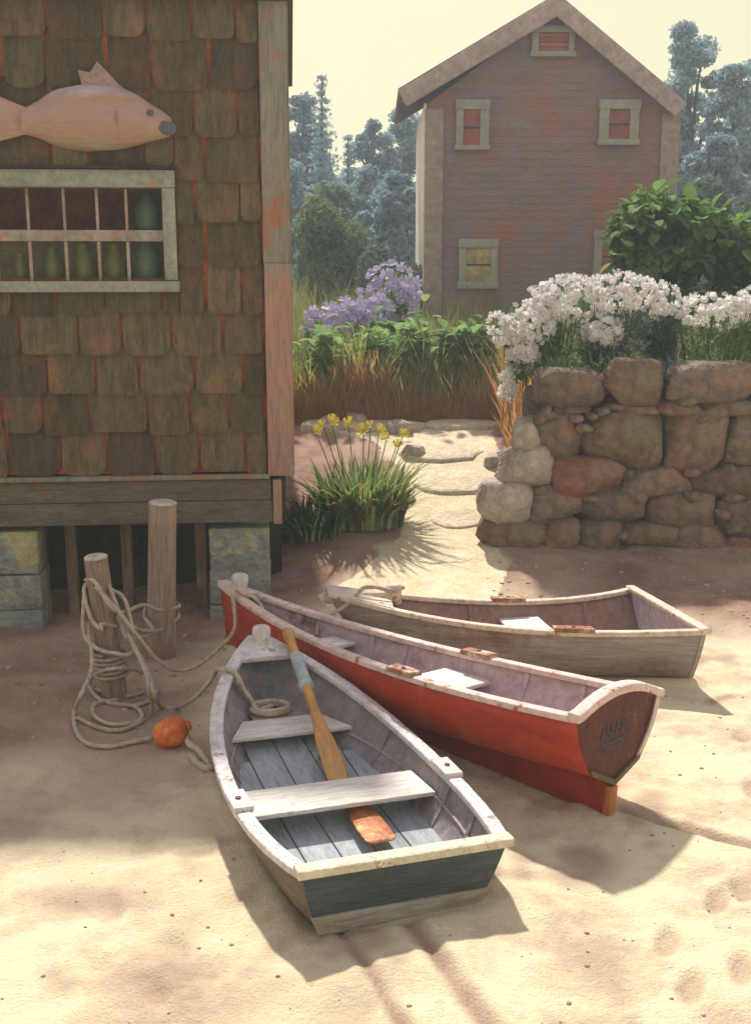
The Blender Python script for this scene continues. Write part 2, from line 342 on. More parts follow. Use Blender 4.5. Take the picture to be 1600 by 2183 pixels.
WS = [  # px0, py0, px1, py1, material, proud
 (1135, 788, 1300, 874, 0, .0), (1296, 776, 1424, 870, 1, .05), (1420, 780, 1620, 862, 0, .02),
 (1395, 858, 1500, 892, 2, .0), (1490, 856, 1640, 890, 1, .0), (1290, 862, 1400, 884, 1, -.03), (1160, 868, 1262, 892, 0, -.04),
 (1140, 885, 1250, 982, 0, .03), (1246, 882, 1418, 994, 1, .05), (1414, 886, 1560, 1004, 1, .0), (1556, 884, 1680, 998, 0, .03),
 (1096, 898, 1158, 972, 3, .06), (1066, 958, 1190, 1040, 3, .08), (1014, 1034, 1142, 1118, 3, .12), (1028, 1108, 1152, 1196, 1, .10),  # sun on the wall-end stones is put into their pale colour
 (1180, 984, 1338, 1060, 2, .06), (1334, 1000, 1480, 1060, 0, .02), (1474, 1004, 1640, 1066, 1, .03),
 (1132, 1042, 1248, 1116, 0, .07), (1242, 1050, 1392, 1122, 0, .08), (1386, 1056, 1530, 1130, 1, .05), (1524, 1062, 1680, 1158, 0, .04),
 (1146, 1112, 1240, 1196, 2, .06), (1234, 1116, 1330, 1190, 0, .08), (1324, 1120, 1450, 1176, 1, .06), (1440, 1126, 1560, 1190, 0, .07), (1548, 1156, 1680, 1222, 2, .06),
 (1330, 1170, 1480, 1216, 1, .09), (1476, 1186, 1600, 1232, 0, .09), (1230, 1184, 1340, 1222, 1, .09), (1590, 1216, 1690, 1250, 1, .1)]
for i, (a, b, c_, d_, mi, pr) in enumerate(WS):
    yf = 11.92 - pr; p0 = at(a, d_, yf); p1 = at(c_, b, yf); sx_, sz_ = (p1.x - p0.x) * 1.10, (p1.z - p0.z) * 1.12
    V, Fc = stone_mesh(sx_, .46, sz_, 100 + i)
    o = mesh('stone', V, Fc, smats[mi], wall, smooth=True); o.location = Vector(((p0.x + p1.x) / 2, yf + .22, (p0.z + p1.z) / 2)) - WALLLOC
rr = random.Random(33)
for k in range(46):      # small stones wedged into the joints
    a, b, c_, d_, mi, pr = rr.choice(WS); px = rr.choice((a, c_)) + rr.uniform(-8, 8) if k % 2 else rr.uniform(a, c_); py = rr.uniform(b, d_) if k % 2 else rr.choice((b, d_)) + rr.uniform(-5, 5)
    if px > 1640 or px < 1150 or py < 800: continue
    p_ = at(px, py, 11.96); V, Fc = stone_mesh(rr.uniform(.12, .26), .3, rr.uniform(.07, .13), 3000 + k, nu=12, nv=8)
    o = mesh('stone', V, Fc, smats[rr.choice((0, 1, 1, 2))], wall, smooth=True); o.location = p_ + Vector((0, .04, 0)) - WALLLOC
rr = random.Random(3)
z = .0          # the wall goes on out of the frame to the right
while z < 1.9:
    hz = rr.uniform(.28, .42); x = 4.45 + rr.uniform(0, .1)
    while x < 7.2:
        wx = rr.uniform(.45, .8); V, Fc = stone_mesh(wx * 1.1, .46, hz * 1.12, rr.randrange(9999))
        o = mesh('stone', V, Fc, smats[rr.choice([0, 0, 1, 1, 2])], wall, smooth=True); o.location = Vector((x + wx / 2, 12.12, z + hz / 2)) - WALLLOC; x += wx
    z += hz
for k in range(16):   # the end of the wall turns back beside the path
    y = 12.45 + (k % 6) * .42; zz = .45 + (k // 6) * .52; V, Fc = stone_mesh(.5, .52, .58, 400 + k)
    o = mesh('stone', V, Fc, smats[k % 3], wall, smooth=True); o.location = Vector((edge(y) - .18 - .12 * (1.4 - zz), y, zz + .1)) - WALLLOC
core = mat('wall core', (.055, .04, .03), (.03, .022, .018), 6, 1, .5)
V = []
for x, y, z in ((1.5, 12.12, -.2), (7.2, 12.12, -.2), (7.2, 12.45, -.2), (1.7, 12.45, -.2), (1.9, 12.12, 1.78), (7.2, 12.12, 1.78), (7.2, 12.45, 1.78), (2.0, 12.45, 1.78)): V.append(Vector((x, y, z)) - WALLLOC)
mesh('rubble_core', V, BOXF, core, wall)
for i, (px, py, Yb, s) in enumerate(((880, 985, 14.6, .26), (850, 945, 15.6, .3), (1052, 1005, 14.3, .22), (700, 935, 15.9, .28), (760, 925, 16.1, .25), (870, 1070, 13.2, .14))):
    p_ = at(px, py, Yb); V, Fc = stone_mesh(s * 1.3, s, s * .8, 700 + i); zz = float(ground_full(np.array(p_.x), np.array(Yb)))
    o = mesh('rock', V, Fc, smats[3], smooth=True, loc=(p_.x, Yb, zz + s * .25)); tag(o, ['pale rock where grass clump meets left edge of path', 'pale rock behind yellow flowers at head of path', 'pale rock on path beside wall end', 'leftmost pale rock under tall green plants', 'pale rock left of flat step at path top', 'smallest pale rock on left edge of lower path'][i], 'rock', 'pale rocks edging the path')

r_ = np.random.default_rng(77); PVt = []; PF = []
for i in range(1500):
    if i % 3 == 0: x, y = r_.uniform(-4, -.4), r_.uniform(7.2, 10.8)
    elif i % 3 == 1: x, y = r_.uniform(.9, 5), r_.uniform(9.6, 11.8)
    else: x, y = r_.normal(.5, 2.2), r_.uniform(3.6, 10)
    s_ = (.004 + .010 * r_.uniform() ** 3) if i % 3 == 2 else (.006 + .024 * r_.uniform() ** 4); z_ = float(ground_full(np.array(x), np.array(y))); n0_ = len(PVt)
    a0 = r_.uniform(0, 6.28)
    for dz, k_ in ((-.3, .8), (.25, 1.), (.6, .6)):
        for k in range(6): a = a0 + k * 1.047; PVt.append((x + s_ * k_ * math.cos(a) * r_.uniform(.8, 1.3), y + s_ * k_ * math.sin(a) * r_.uniform(.7, 1.1), z_ + dz * s_))
    for j in range(2):
        for k in range(6): PF.append((n0_ + j * 6 + k, n0_ + j * 6 + (k + 1) % 6, n0_ + j * 6 + 6 + (k + 1) % 6, n0_ + j * 6 + 6 + k))
    PF.append(tuple(n0_ + 12 + k for k in range(6)))
pb = mesh('pebbles', PVt, PF, mat('pebble', (.50, .42, .34), (.26, .20, .16), 1.7, .9, .3, 40), smooth=True); tag(pb, 'scattered pebbles and bits of shell on the sand', 'pebbles', kind='stuff')

# ------------------------------------------------------------------ fishing shack
SX, SY, SA = -.775, 10.3, R(5)
shed = empty('fishing_shack', (SX, SY, 0), (0, 0, SA), 'brown shingled fishing shack raised on piers, wooden fish hung over its window', 'shack')
ca, sa = math.cos(SA), math.sin(SA)
def sp(px, py, off=0.):
    """local x,z on the shack's front face (pushed 'off' metres towards the viewer)"""
    d = ray(px, py); nrm = Vector((-sa, ca, 0)); c0 = Vector((SX, SY, 0)) - nrm * off
    t_ = nrm.dot(c0 - Vector((0, 0, CAM_H))) / nrm.dot(d); p_ = Vector((0, 0, CAM_H)) + d * t_
    return (p_.x - SX) * ca + (p_.y - SY) * sa, p_.z
XL, DEP = -4.9, 4.6
ZB = sp(560, 1000)[1]; ZS = sp(560, 1110)[1]; ZT = 5.4
w0 = sp(-190, 395); w1 = sp(350, 592); WX0, WX1, WZ1, WZ0 = w0[0], w1[0], w0[1] - .02, w1[1]
rust = mat('red sheathing', (.48, .15, .06), (.26, .09, .035), 5, .85, .4, 30)
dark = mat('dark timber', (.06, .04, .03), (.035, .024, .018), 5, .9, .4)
T = .05
def sbox(name, *a, **k): return box(name, *a, **k)
V = []; Fc = []
def addb(x0, x1, y0, y1, z0, z1):
    n = len(V); V.extend([[x0, y0, z0], [x1, y0, z0], [x1, y1, z0], [x0, y1, z0], [x0, y0, z1], [x1, y0, z1], [x1, y1, z1], [x0, y1, z1]]); Fc.extend([tuple(n + i for i in f) for f in BOXF])
addb(XL, WX0, 0, T, ZB - .02, ZT); addb(WX1, -.01, 0, T, ZB - .02, ZT); addb(WX0, WX1, 0, T, ZB - .02, WZ0); addb(WX0, WX1, 0, T, WZ1, ZT)
mesh('front_wall', V, Fc, rust, shed)
side = mat('shack side boards', (.20, .15, .10), (.12, .085, .06), 3, .85, .4, 30, (1, 1, .1))
V = []; Fc = []; addb(-T - .01, -.012, T, DEP, ZB, ZT); addb(XL, XL + T, T, DEP, ZB, ZT); addb(XL + T, -T - .01, DEP - T, DEP, ZB, ZT); addb(XL + T, -T - .01, T, DEP - T, ZB, ZB + T)
mesh('side_wall', V, Fc, side, shed)
roofm = mat('shack roof', (.16, .14, .12), (.10, .085, .07), 6, .9, .4)
rv = [(XL - .2, -.14, ZT - .03), (.14, -.14, ZT - .03), (.14, -.14, ZT + .06), (XL - .2, -.14, ZT + .06), (XL - .2, DEP / 2, ZT + 1.5), (.14, DEP / 2, ZT + 1.5), (.14, DEP / 2, ZT + 1.6), (XL - .2, DEP / 2, ZT + 1.6)]
mesh('roof_slope', rv, [(0, 1, 2, 3), (0, 4, 5, 1), (3, 2, 6, 7), (0, 3, 7, 4), (1, 5, 6, 2), (4, 7, 6, 5)], roofm, shed)
rv2 = [(x, DEP - y if abs(y - DEP / 2) > .01 else y, z) for x, y, z in rv]
mesh('roof_slope', rv2, [(0, 3, 2, 1), (0, 1, 5, 4), (3, 7, 6, 2), (0, 4, 7, 3), (1, 2, 6, 5), (4, 5, 6, 7)], roofm, shed)
for gx_ in (-.03, XL + .03): mesh('gable', [(gx_ - .02, 0, ZT), (gx_ - .02, DEP, ZT), (gx_ - .02, DEP / 2, ZT + 1.52), (gx_ + .02, 0, ZT), (gx_ + .02, DEP, ZT), (gx_ + .02, DEP / 2, ZT + 1.52)], [(0, 2, 1), (3, 4, 5), (0, 1, 4, 3), (1, 2, 5, 4), (2, 0, 3, 5)], side, shed)
# shingles
shm = [mat('cedar shingle', (.185, .142, .082), (.10, .085, .05), 3, .85, .8, 24, (5, 5, .8), rnd=.36, patch=((.31, .15, .07), 2.0, .53, .74)),
       mat('shingle edge', (.52, .17, .06), (.32, .11, .045), 8, .85, .3)]
cx1 = sp(562, 600)[0]          # left edge of the corner board
fo = .03; FX0, FX1, FZ1, FZ0 = WX0 - .12, sp(378, 500)[0], sp(200, 362)[1], sp(200, 622)[1]
def shingle(x0, x1, z0, z1, rr):
    r = min(.07 + rr.uniform(-.04, .04), (x1 - x0) * .35); n = 4; P = []
    sag = rr.uniform(-.012, .012)
    for k in range(n + 1):
        a = math.pi / 2 * k / n; P.append((x0 + r - r * math.cos(a) if False else x0 + r * (1 - math.cos(a)) , z0 + r * (1 - math.sin(a))))
    for k in range(n + 1):
        a = math.pi / 2 * k / n; P.append((x1 - r * (1 - math.sin(a)), z0 + sag * 0 + r * (1 - math.cos(a))))
    P += [(x1 - rr.uniform(-.002, .012), z1), (x0 + rr.uniform(-.002, .012), z1)]
    tl = rr.uniform(-.007, .007); yb = lambda z: -.054 + tl + .040 * min(1, (z - z0) / .46)
    m_ = len(P); th = .022
    V = [(x, yb(z), z) for x, z in P]; V += [(x, y + th + (0 if z < z1 else -.008), z) for x, y, z in V]
    Fc = [tuple(range(m_)), tuple(range(2 * m_ - 1, m_ - 1, -1))] + [(i, i + m_, (i + 1) % m_ + m_, (i + 1) % m_) for i in range(m_)]
    return V, Fc, [0, 1] + [1] * m_
rr = random.Random(11); z = ZB - .02; row = 0; nsh = 0
while z < ZT - .1:
    hgt = rr.uniform(.35, .41); x = cx1 - .004 - (0 if row % 2 else .18)
    if row % 2 == 0: segs = [(cx1 - .18 - .006, cx1 - .008)]
    else: segs = []
    while x > XL + .2:
        wd = rr.uniform(.30, .52); segs.append((x - wd, x - rr.uniform(.014, .034))); x -= wd
    for a, b in segs:
        z0 = z + rr.uniform(-.022, .016); z1 = min(z + hgt + .09, ZT - .02); a2, b2 = a, b; split = None
        if z1 > FZ0 and z0 < FZ1 and b > FX0 and a < FX1:       # trim round the window
            if a < FX1 < b and b - FX1 > .05:
                a2 = FX1 + .004
                if z0 < FZ0 - .05: split = (a, FX1 - .010, z0, FZ0 - .004)
                elif z1 > FZ1 + .05: split = (a, FX1 - .010, FZ1 + .034, z1)
            elif z0 < FZ0 - .05: z1 = FZ0 - .004
            elif z1 > FZ1 + .08 and z0 < FZ1: z0 = FZ1 + .004
            else: continue
        pieces = [(a2, b2, z0, z1)]
        if split: pieces.append(split)
        for q_ in pieces:
            if q_[1] - q_[0] < .05 or q_[3] - q_[2] < .05: continue
            V, Fc, mi = shingle(*q_, rr); mesh('shingle', V, Fc, shm, shed, mi=mi); nsh += 1
    z += hgt; row += 1
# corner board, skirt, drip board
cb = mat('corner board', (.27, .27, .235), (.19, .18, .155), 3, .75, .35, 30, (3, 3, .3), patch=((.36, .15, .09), 2.2, .50, .62))
cbw = mat('corner board low', (.46, .25, .19), (.33, .20, .16), 3, .75, .35, 30, (3, 3, .3), patch=((.27, .26, .23), 2.5, .5, .66))
xa = cx1
zm = sp(590, 560)[1]
sbox('corner_board', xa, .012, -.085, -.052, zm, ZT - .04, cb, shed); sbox('corner_board', xa + .006, .018, -.087, -.050, ZB - .05, zm - .003, cbw, shed)
sbox('corner_board', -.008, .024, -.049, .11, ZB - .04, ZT - .04, cb, shed)
sk = mat('skirt board', (.19, .17, .14), (.11, .10, .085), 3, .85, .5, 25, (.6, 3, 3), patch=((.24, .12, .07), 3, .55, .7))
sbox('drip_board', XL, xa + .02, -.10, -.002, ZB - .075, ZB - .032, cb, shed)
sbox('skirt_board', XL, xa + .03, -.05, -.002, ZS + .21, ZB - .085, sk, shed); sbox('skirt_board', XL, xa + .04, -.056, -.006, ZS, ZS + .205, sk, shed)
sbox('skirt_end', xa + .045, xa + .125, -.07, .1, ZS - .02, ZB - .09, cbw, shed)
pier = mat('pier', (.32, .37, .38), (.22, .23, .23), 2.2, .9, .6, 18, patch=((.50, .45, .24), 2.2, .50, .62))
wood = mat('weathered timber', (.26, .19, .14), (.14, .10, .075), 4, .85, .6, 25, (4, 4, .4), patch=((.36, .24, .18), 2, .5, .66))
for (a, b, ya) in ((-70, 88, .0), (446, 578, .0)):
    x0 = sp(a, 1250)[0]; x1 = sp(b, 1250)[0]
    for k, (zz0, zz1) in enumerate(((-.45, .02), (.02, .36), (.36, ZS - .06))): sbox('pier_block', x0 + .008 * k, x1 - .006 * k, ya + .01 * k, ya + .45, zz0, zz1 - .006, pier, shed, bv=.015, jit=.008)
for px in (425, 262, 140): x0 = sp(px, 1250)[0]; sbox('post', x0 - .05, x0 + .05, .35, .47, -.4, ZS - .005, wood, shed)
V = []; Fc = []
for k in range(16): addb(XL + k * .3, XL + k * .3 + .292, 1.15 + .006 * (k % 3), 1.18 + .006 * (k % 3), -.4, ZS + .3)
V2, F2 = V, Fc; mesh('light_block_boards', V2, F2, dark, shed)  # added dark boards keep light from behind out from under the shack
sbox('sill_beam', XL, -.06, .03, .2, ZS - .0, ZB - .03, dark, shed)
# window
wf = mat('window frame', (.33, .36, .32), (.24, .27, .24), 3, .7, .3, 30, (1, 1, 1), patch=((.42, .20, .12), 5, .62, .7))
wfr = empty('window'); wfr.parent = shed
sbox('top_casing', FX0, FX1, -.095, -.03, sp(200, 400)[1], FZ1, wf, wfr); sbox('side_casing', sp(350, 500)[0], FX1 - .004, -.092, -.03, FZ0 + .1, sp(200, 401)[1], wf, wfr)
sbox('side_casing', FX0, WX0, -.092, -.03, FZ0 + .1, sp(200, 401)[1], wf, wfr)
sbox('sill', FX0 - .02, FX1 + .01, -.12, -.02, FZ0, FZ0 + .095, wf, wfr); sbox('drip_cap', FX0 - .03, FX1 + .02, -.135, -.03, FZ1 + .003, FZ1 + .03, dark, wfr)
mun = mat('muntin', (.42, .36, .33), (.28, .25, .24), 4, .7, .3, 30, patch=((.42, .20, .11), 5, .5, .62))
z_r0, z_r1 = sp(200, 514)[1], sp(200, 490)[1]
WTOP = sp(200, 401)[1]; WBOT = FZ0 + .095; XR = sp(350, 500)[0]
sbox('meeting_rail', WX0, XR, -.03, .02, z_r0, z_r1, mun, wfr)
xs = [sp(px, 500)[0] for px in (-150, -80, -8, 63, 140, 210, 272)]
for x in xs: sbox('muntin', x - .012, x + .012, -.022, .012, z_r1 + .001, WTOP - .002, mun, wfr, bv=.003); sbox('muntin', x - .014, x + .014, -.024, .012, WBOT + .001, z_r0 - .001, mun, wfr, bv=.003)
gl = bpy.data.materials.new('pane glass'); gl.use_nodes = True; t = gl.node_tree
g_ = t.nodes.new('ShaderNodeBsdfGlossy'); g_.inputs['Roughness'].default_value = .06; tr = t.nodes.new('ShaderNodeBsdfTransparent'); tr.inputs[0].default_value = (.85, .87, .82, 1)
fr = t.nodes.new('ShaderNodeFresnel'); fr.inputs[0].default_value = 1.22; ms = t.nodes.new('ShaderNodeMixShader')
t.links.new(fr.outputs[0], ms.inputs[0]); t.links.new(tr.outputs[0], ms.inputs[1]); t.links.new(g_.outputs[0], ms.inputs[2]); t.links.new(ms.outputs[0], t.nodes['Material Output'].inputs[0])
edges = [WX0] + xs + [XR]
for i in range(len(edges) - 1):
    for (za, zb) in ((WBOT, z_r0), (z_r1, WTOP)):
        a, b = edges[i] + .012, edges[i + 1] - .012
        box('pane', a, b, -.006, -.002, za, zb, gl, wfr, bv=0)
inr = mat('shack inside', (.42, .085, .04), (.14, .03, .02), 4, .9, .3)
sbox('inner_lining', WX0 - .1, XR + .1, .55, .58, z_r1 - .03, WTOP + .2, inr, shed, bv=0); sbox('inner_lining', WX0 - .1, XR + .1, .28, .30, WBOT - .2, z_r1 - .05, mat('pale lining', (.42, .33, .28), (.26, .20, .17), 4, .9, .3), shed, bv=0)
sbox('inner_shelf', WX0 - .05, XR + .05, .06, .5, WBOT - .04, WBOT - .0, dark, shed, bv=0)
# a curtain edge and bottles in the lower sash
teal = mat('teal glass', (.16, .27, .26), (.11, .19, .20), 3, .3, .0, spec=.6); grn = mat('green glass', (.30, .33, .12), (.20, .22, .09), 3, .3, .0, spec=.6)
def bottle(px, m, s, lab):
    x = sp(px, 560)[0]; zz = WBOT; wx = SX + x * ca - .16 * sa; wy = SY + x * sa + .16 * ca
    o = lathe('bottle', [(.06 * s, 0), (.075 * s, .02), (.08 * s, .12 * s), (.065 * s, .18 * s), (.045 * s, .22 * s), (.043 * s, .27 * s), (.048 * s, .275 * s)], m, loc=(wx, wy, zz), ns=16)
    tag(o, lab, 'bottle', 'bottles behind the shack window')
bottle(35, grn, .85, 'small green bottle leftmost inside lower shack window'); bottle(105, grn, 1.05, 'green bottle in second lower pane of shack window'); bottle(172, grn, 1.2, 'tall green bottle in middle lower pane of shack window'); bottle(238, grn, 1.15, 'green bottle beside teal one in shack window')
bottle(308, teal, 1.5, 'large teal bottle rightmost inside lower shack window')
jug = lathe('jug', [(.09, 0), (.11, .05), (.11, .2), (.07, .28), (.045, .31), (.05, .34)], teal, loc=(SX + sp(308, 440)[0] * ca - .2 * sa, SY + sp(308, 440)[0] * sa + .2 * ca, z_r1 - .02), ns=18); tag(jug, 'teal jug behind top right pane of shack window', 'jug')
sbox('upper_shelf', WX0 - .05, XR + .05, .1, .45, z_r1 - .045, z_r1 - .022, dark, shed, bv=0)

# ------------------------------------------------------------------ wooden fish on the shack wall
fish = empty('wooden_fish', (SX, SY, 0), (0, 0, SA), 'carved wooden fish with raised fin hanging above the shack window', 'fish carving')
fm = mat('fish paint', (.44, .27, .24), (.36, .25, .17), 2.2, .6, .35, 20, (.5, 1, 2), patch=((.46, .38, .44), 2.6, .48, .62))
ff = mat('fin paint', (.36, .26, .26), (.26, .18, .17), 4, .7, .3); fdk = mat('fish mouth', (.12, .13, .14), (.09, .09, .10), 4, .6, .1)
fz0, fz1 = sp(200, 322, .07)[1], sp(200, 182, .07)[1]
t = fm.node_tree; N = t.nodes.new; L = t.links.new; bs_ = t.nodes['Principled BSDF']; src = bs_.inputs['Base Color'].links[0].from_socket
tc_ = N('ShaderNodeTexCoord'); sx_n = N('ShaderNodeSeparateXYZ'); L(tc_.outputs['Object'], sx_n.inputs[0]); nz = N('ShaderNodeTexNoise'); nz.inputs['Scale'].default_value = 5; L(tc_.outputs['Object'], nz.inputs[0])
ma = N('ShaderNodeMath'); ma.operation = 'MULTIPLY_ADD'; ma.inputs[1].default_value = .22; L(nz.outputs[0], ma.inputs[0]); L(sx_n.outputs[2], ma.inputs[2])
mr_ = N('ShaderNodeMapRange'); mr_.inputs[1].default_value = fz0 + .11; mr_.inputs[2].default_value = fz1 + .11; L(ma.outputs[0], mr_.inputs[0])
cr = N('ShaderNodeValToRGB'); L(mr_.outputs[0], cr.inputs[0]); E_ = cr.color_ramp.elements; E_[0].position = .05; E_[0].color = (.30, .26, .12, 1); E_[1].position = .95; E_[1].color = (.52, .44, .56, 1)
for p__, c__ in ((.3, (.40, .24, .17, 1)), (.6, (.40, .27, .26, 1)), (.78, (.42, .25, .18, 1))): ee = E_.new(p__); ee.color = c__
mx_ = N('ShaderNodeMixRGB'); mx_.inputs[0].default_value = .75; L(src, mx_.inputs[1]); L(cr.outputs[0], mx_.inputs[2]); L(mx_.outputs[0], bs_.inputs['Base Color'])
top = [(46, 232), (60, 226), (85, 212), (112, 194), (140, 186), (180, 180), (220, 182), (256, 186), (288, 200), (320, 220), (345, 236), (366, 252)]
bot = [(46, 286), (60, 288), (85, 296), (112, 308), (140, 317), (180, 322), (220, 321), (256, 318), (288, 311), (320, 302), (345, 296), (364, 290)]
def smooth2(P):
    return [(v.x, v.y) for v in catmull([(a, b, 0) for a, b in P], 3)]
top, bot = smooth2(top), smooth2(bot)
V = []; Fc = []; nn = 13; OFF = .07
for (a, b), (c_, d_) in zip(top, bot):
    x1, z1 = sp(a, b, OFF); x2, z2 = sp(c_, d_, OFF)
    for k in range(nn):
        t_ = k / (nn - 1); wv = math.sin(math.pi * t_) ** .6; hh = abs(z1 - z2)
        V.append((x1 * (1 - t_) + x2 * t_, -OFF - .012 - .10 * wv * min(1, hh / .5), z1 * (1 - t_) + z2 * t_))
m_ = len(top)
for i in range(m_ - 1):
    for k in range(nn - 1): a = i * nn + k; Fc.append((a, a + 1, a + nn + 1, a + nn))
nb = len(V)
for i in range(m_ * nn): V.append((V[i][0], -OFF + .012, V[i][2]))
for i in range(m_ - 1):
    for (k) in (0, nn - 1):
        a = i * nn + k; f_ = (a, a + nn, nb + a + nn, nb + a); Fc.append(f_ if k == 0 else f_[::-1])
for k in range(nn - 1):
    Fc.append((k, nb + k, nb + k + 1, k + 1)); a = (m_ - 1) * nn + k; Fc.append((a, a + 1, nb + a + 1, nb + a))
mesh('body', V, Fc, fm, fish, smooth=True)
def fpoly(name, pts, m, y0=-.085, y1=-.06): return prism(name, [sp(a, b, .07) for a, b in pts], y0, y1, m, fish)
fpoly('tail', [(-70, 165), (-74, 250), (-60, 330), (5, 300), (58, 286), (58, 230), (5, 208)], fm, -.10, -.07)
fpoly('dorsal_fin', [(176, 186), (272, 194), (252, 178), (236, 160), (207, 130), (192, 154), (166, 148)], ff)
e_ = sp(321, 241, .12); lathe('eye', [(.028, 0), (.028, .008), (.018, .016)], fdk, fish, 14, (e_[0], -.165, e_[1]), tilt=(R(90), 0, 0))
fpoly('mouth', [(336, 270), (346, 286), (372, 290), (380, 272), (370, 262), (348, 258)], fdk, -.13, -.062)
g0 = [sp(a, b, .15) for a, b in ((262, 214), (250, 232), (247, 252), (252, 272), (264, 290))]
tube('gill', [(x, -.195 + .35 * abs(z - g0[2][1]), z) for x, z in g0], .007, ff, fish, 6)
for px in (110, 280): x, z = sp(px, 250, 0); box('hanger', x - .02, x + .02, -.075, -.03, z - .1, z + .1, dark, fish, bv=0)

# ------------------------------------------------------------------ far house
HY = 27.0
house = empty('gabled_house', (at(1172, 640, HY).x, HY, 0), label='tall brown gabled house with five small windows, behind the flowers', cat='house')
HX = house.location.x
def hp(px, py, y=HY): p_ = at(px, py, y); return p_.x - HX, p_.z
hl = hp(907, 400)[0]; hr = hp(1438, 400)[0]; zel = hp(907, 222)[1]; zer = hp(1438, 232)[1]; apx, apz = hp(1186, 14); HD = 5.2; ZG = 1.3
hm = mat('house siding', (.27, .20, .205), (.20, .155, .145), .9, .9, .4, 9, (1, 1, 5), patch=((.38, .13, .07), .55, .48, .66), fleck=.5)
hl_m = mat('house lit side', (.85, .84, .78), (.78, .76, .70), 2, .8, .3, 8)  # sunlit look of the left wall is put into this near-white colour
prism('wall', [(hl, ZG), (hr, ZG), (hr, zer), (apx, apz - .05), (hl, zel)], 0, HD, hm, house, bv=0)
# clapboard courses
zz = 1.9; V = []; Fc = []; k = 0
while zz < apz - .5:
    def xl(z_): return hl + .03 if z_ < zel else hl + (z_ - zel) / (apz - zel) * (apx - hl) + .02
    def xr_(z_): return hr - .03 if z_ < zer else hr - (z_ - zer) / (apz - zer) * (hr - apx) - .02
    n = len(V); z2 = zz + .165
    V += [(xl(zz), -.017, zz), (xr_(zz), -.017, zz), (xr_(z2), -.006, z2), (xl(z2), -.006, z2), (xl(zz), -.002, zz - .001), (xr_(zz), -.002, zz - .001)]; Fc += [(n, n + 1, n + 2, n + 3), (n, n + 4, n + 5, n + 1)]
    zz += .165
cl = mesh('clapboards', V, Fc, hm, house); cl['kind'] = 'stuff'
rm_ = mat('rake board', (.46, .36, .35), (.34, .26, .26), 2, .7, .3, 12); rfm = mat('house roof', (.20, .16, .15), (.13, .10, .10), 3, .9, .5, 12)
elx, elz = hp(848, 196, HY - .35); erx, erz = hp(1461, 222, HY - .35); ax_, az_ = hp(1188, -8, HY - .35)
def slope(name, x0, z0, x1, z1, y0, y1, th, m):
    n = Vector((-(z1 - z0), 0, x1 - x0)).normalized() * th
    if n.z < 0: n = -n
    A, B = Vector((x0, 0, z0)), Vector((x1, 0, z1)); P = [A - n, B - n, B, A]
    prism(name, [(p_.x, p_.z) for p_ in (P if x1 > x0 else P[::-1])], y0, y1, m, house, bv=.01)
slope('roof_slope', elx, elz + .08, ax_, az_ + .08, -.33, HD + .3, .12, rfm); slope('roof_slope', erx, erz + .08, ax_, az_ + .083, -.327, HD + .306, .12, rfm)
slope('rake_board', elx, elz + .04, ax_, az_ + .05, -.40, -.335, .40, rm_); slope('rake_board', erx, erz + .04, ax_ + .01, az_ + .053, -.405, -.331, .38, rm_)
slope('soffit', elx + .1, elz - .16, ax_, az_ - .17, -.33, -.032, .05, rm_); slope('soffit', erx - .1, erz - .16, ax_, az_ - .173, -.326, -.035, .05, rm_)
hcb = mat('house corner board', (.37, .30, .26), (.27, .21, .18), 2, .8, .3, 12, patch=((.40, .19, .10), 3, .6, .7))
box('corner_board', hl - .03, hp(943, 400)[0], -.07, -.032, ZG, zel - .1, hcb, house); box('corner_board', hp(1402, 400)[0], hr + .03, -.07, -.032, ZG, zer - .1, hcb, house)
box('side_boarding', hl - .045, hl - .003, -.03, HD, ZG, zel + .02, hl_m, house, bv=0)
hw = mat('house window frame', (.34, .35, .30), (.26, .27, .24), 3, .7, .2, patch=((.45, .22, .12), 4, .6, .72))
redp = mat('dark red pane', (.36, .06, .025), (.16, .025, .015), 2, .5, .1, 6, spec=.6); yel = mat('yellowish pane', (.50, .46, .12), (.24, .16, .06), 3, .5, .1, 6, spec=.6)
def hwin(o4, i4, m, name='window'):
    f = empty(name); f.parent = house
    ox0, oz1 = hp(o4[0], o4[1]); ox1, oz0 = hp(o4[2], o4[3]); ix0, iz1 = hp(i4[0], i4[1]); ix1, iz0 = hp(i4[2], i4[3])
    yf0, yf1 = -.12, -.035
    box('frame', ox0, ix0, yf0, yf1, oz0 + .01, oz1 - .01, hw, f, bv=.01); box('frame', ix1, ox1, yf0, yf1, oz0 + .01, oz1 - .01, hw, f, bv=.01)
    box('frame', ox0 - .02, ox1 + .02, yf0 - .02, yf1, iz1, oz1, hw, f, bv=.01); box('sill', ox0 - .03, ox1 + .03, yf0 - .05, yf1, oz0, iz0, hw, f, bv=.01)
    if name == 'window':
        xm, zm_ = (ix0 + ix1) / 2, (iz0 + iz1) / 2
        for (a, b) in ((iz0, zm_ - .02), (zm_ + .02, iz1)): box('pane', ix0, ix1, -.055, -.045, a, b, m, f, bv=0)
        box('sash_rail', ix0, ix1, -.07, -.04, zm_ - .02, zm_ + .02, dark, f, bv=0)
    else:
        box('backing', ix0, ix1, -.045, -.038, iz0, iz1, redp, f, bv=0)
        orr = mat('orange slat', (.50, .17, .07), (.34, .10, .05), 4, .7, .2)
        for k in range(4):
            z_ = iz0 + (iz1 - iz0) * (k + .5) / 4; box('slat', ix0 + .01, ix1 - .01, -.085, -.05, z_ - .035, z_ + .02, orr if k % 2 else redp, f, bv=.004)
hwin((1133, 56, 1222, 122), (1147, 70, 1210, 110), redp, 'attic_vent')
hwin((972, 213, 1040, 320), (987, 234, 1021, 310), redp); hwin((1277, 213, 1357, 310), (1297, 233, 1338, 297), redp)
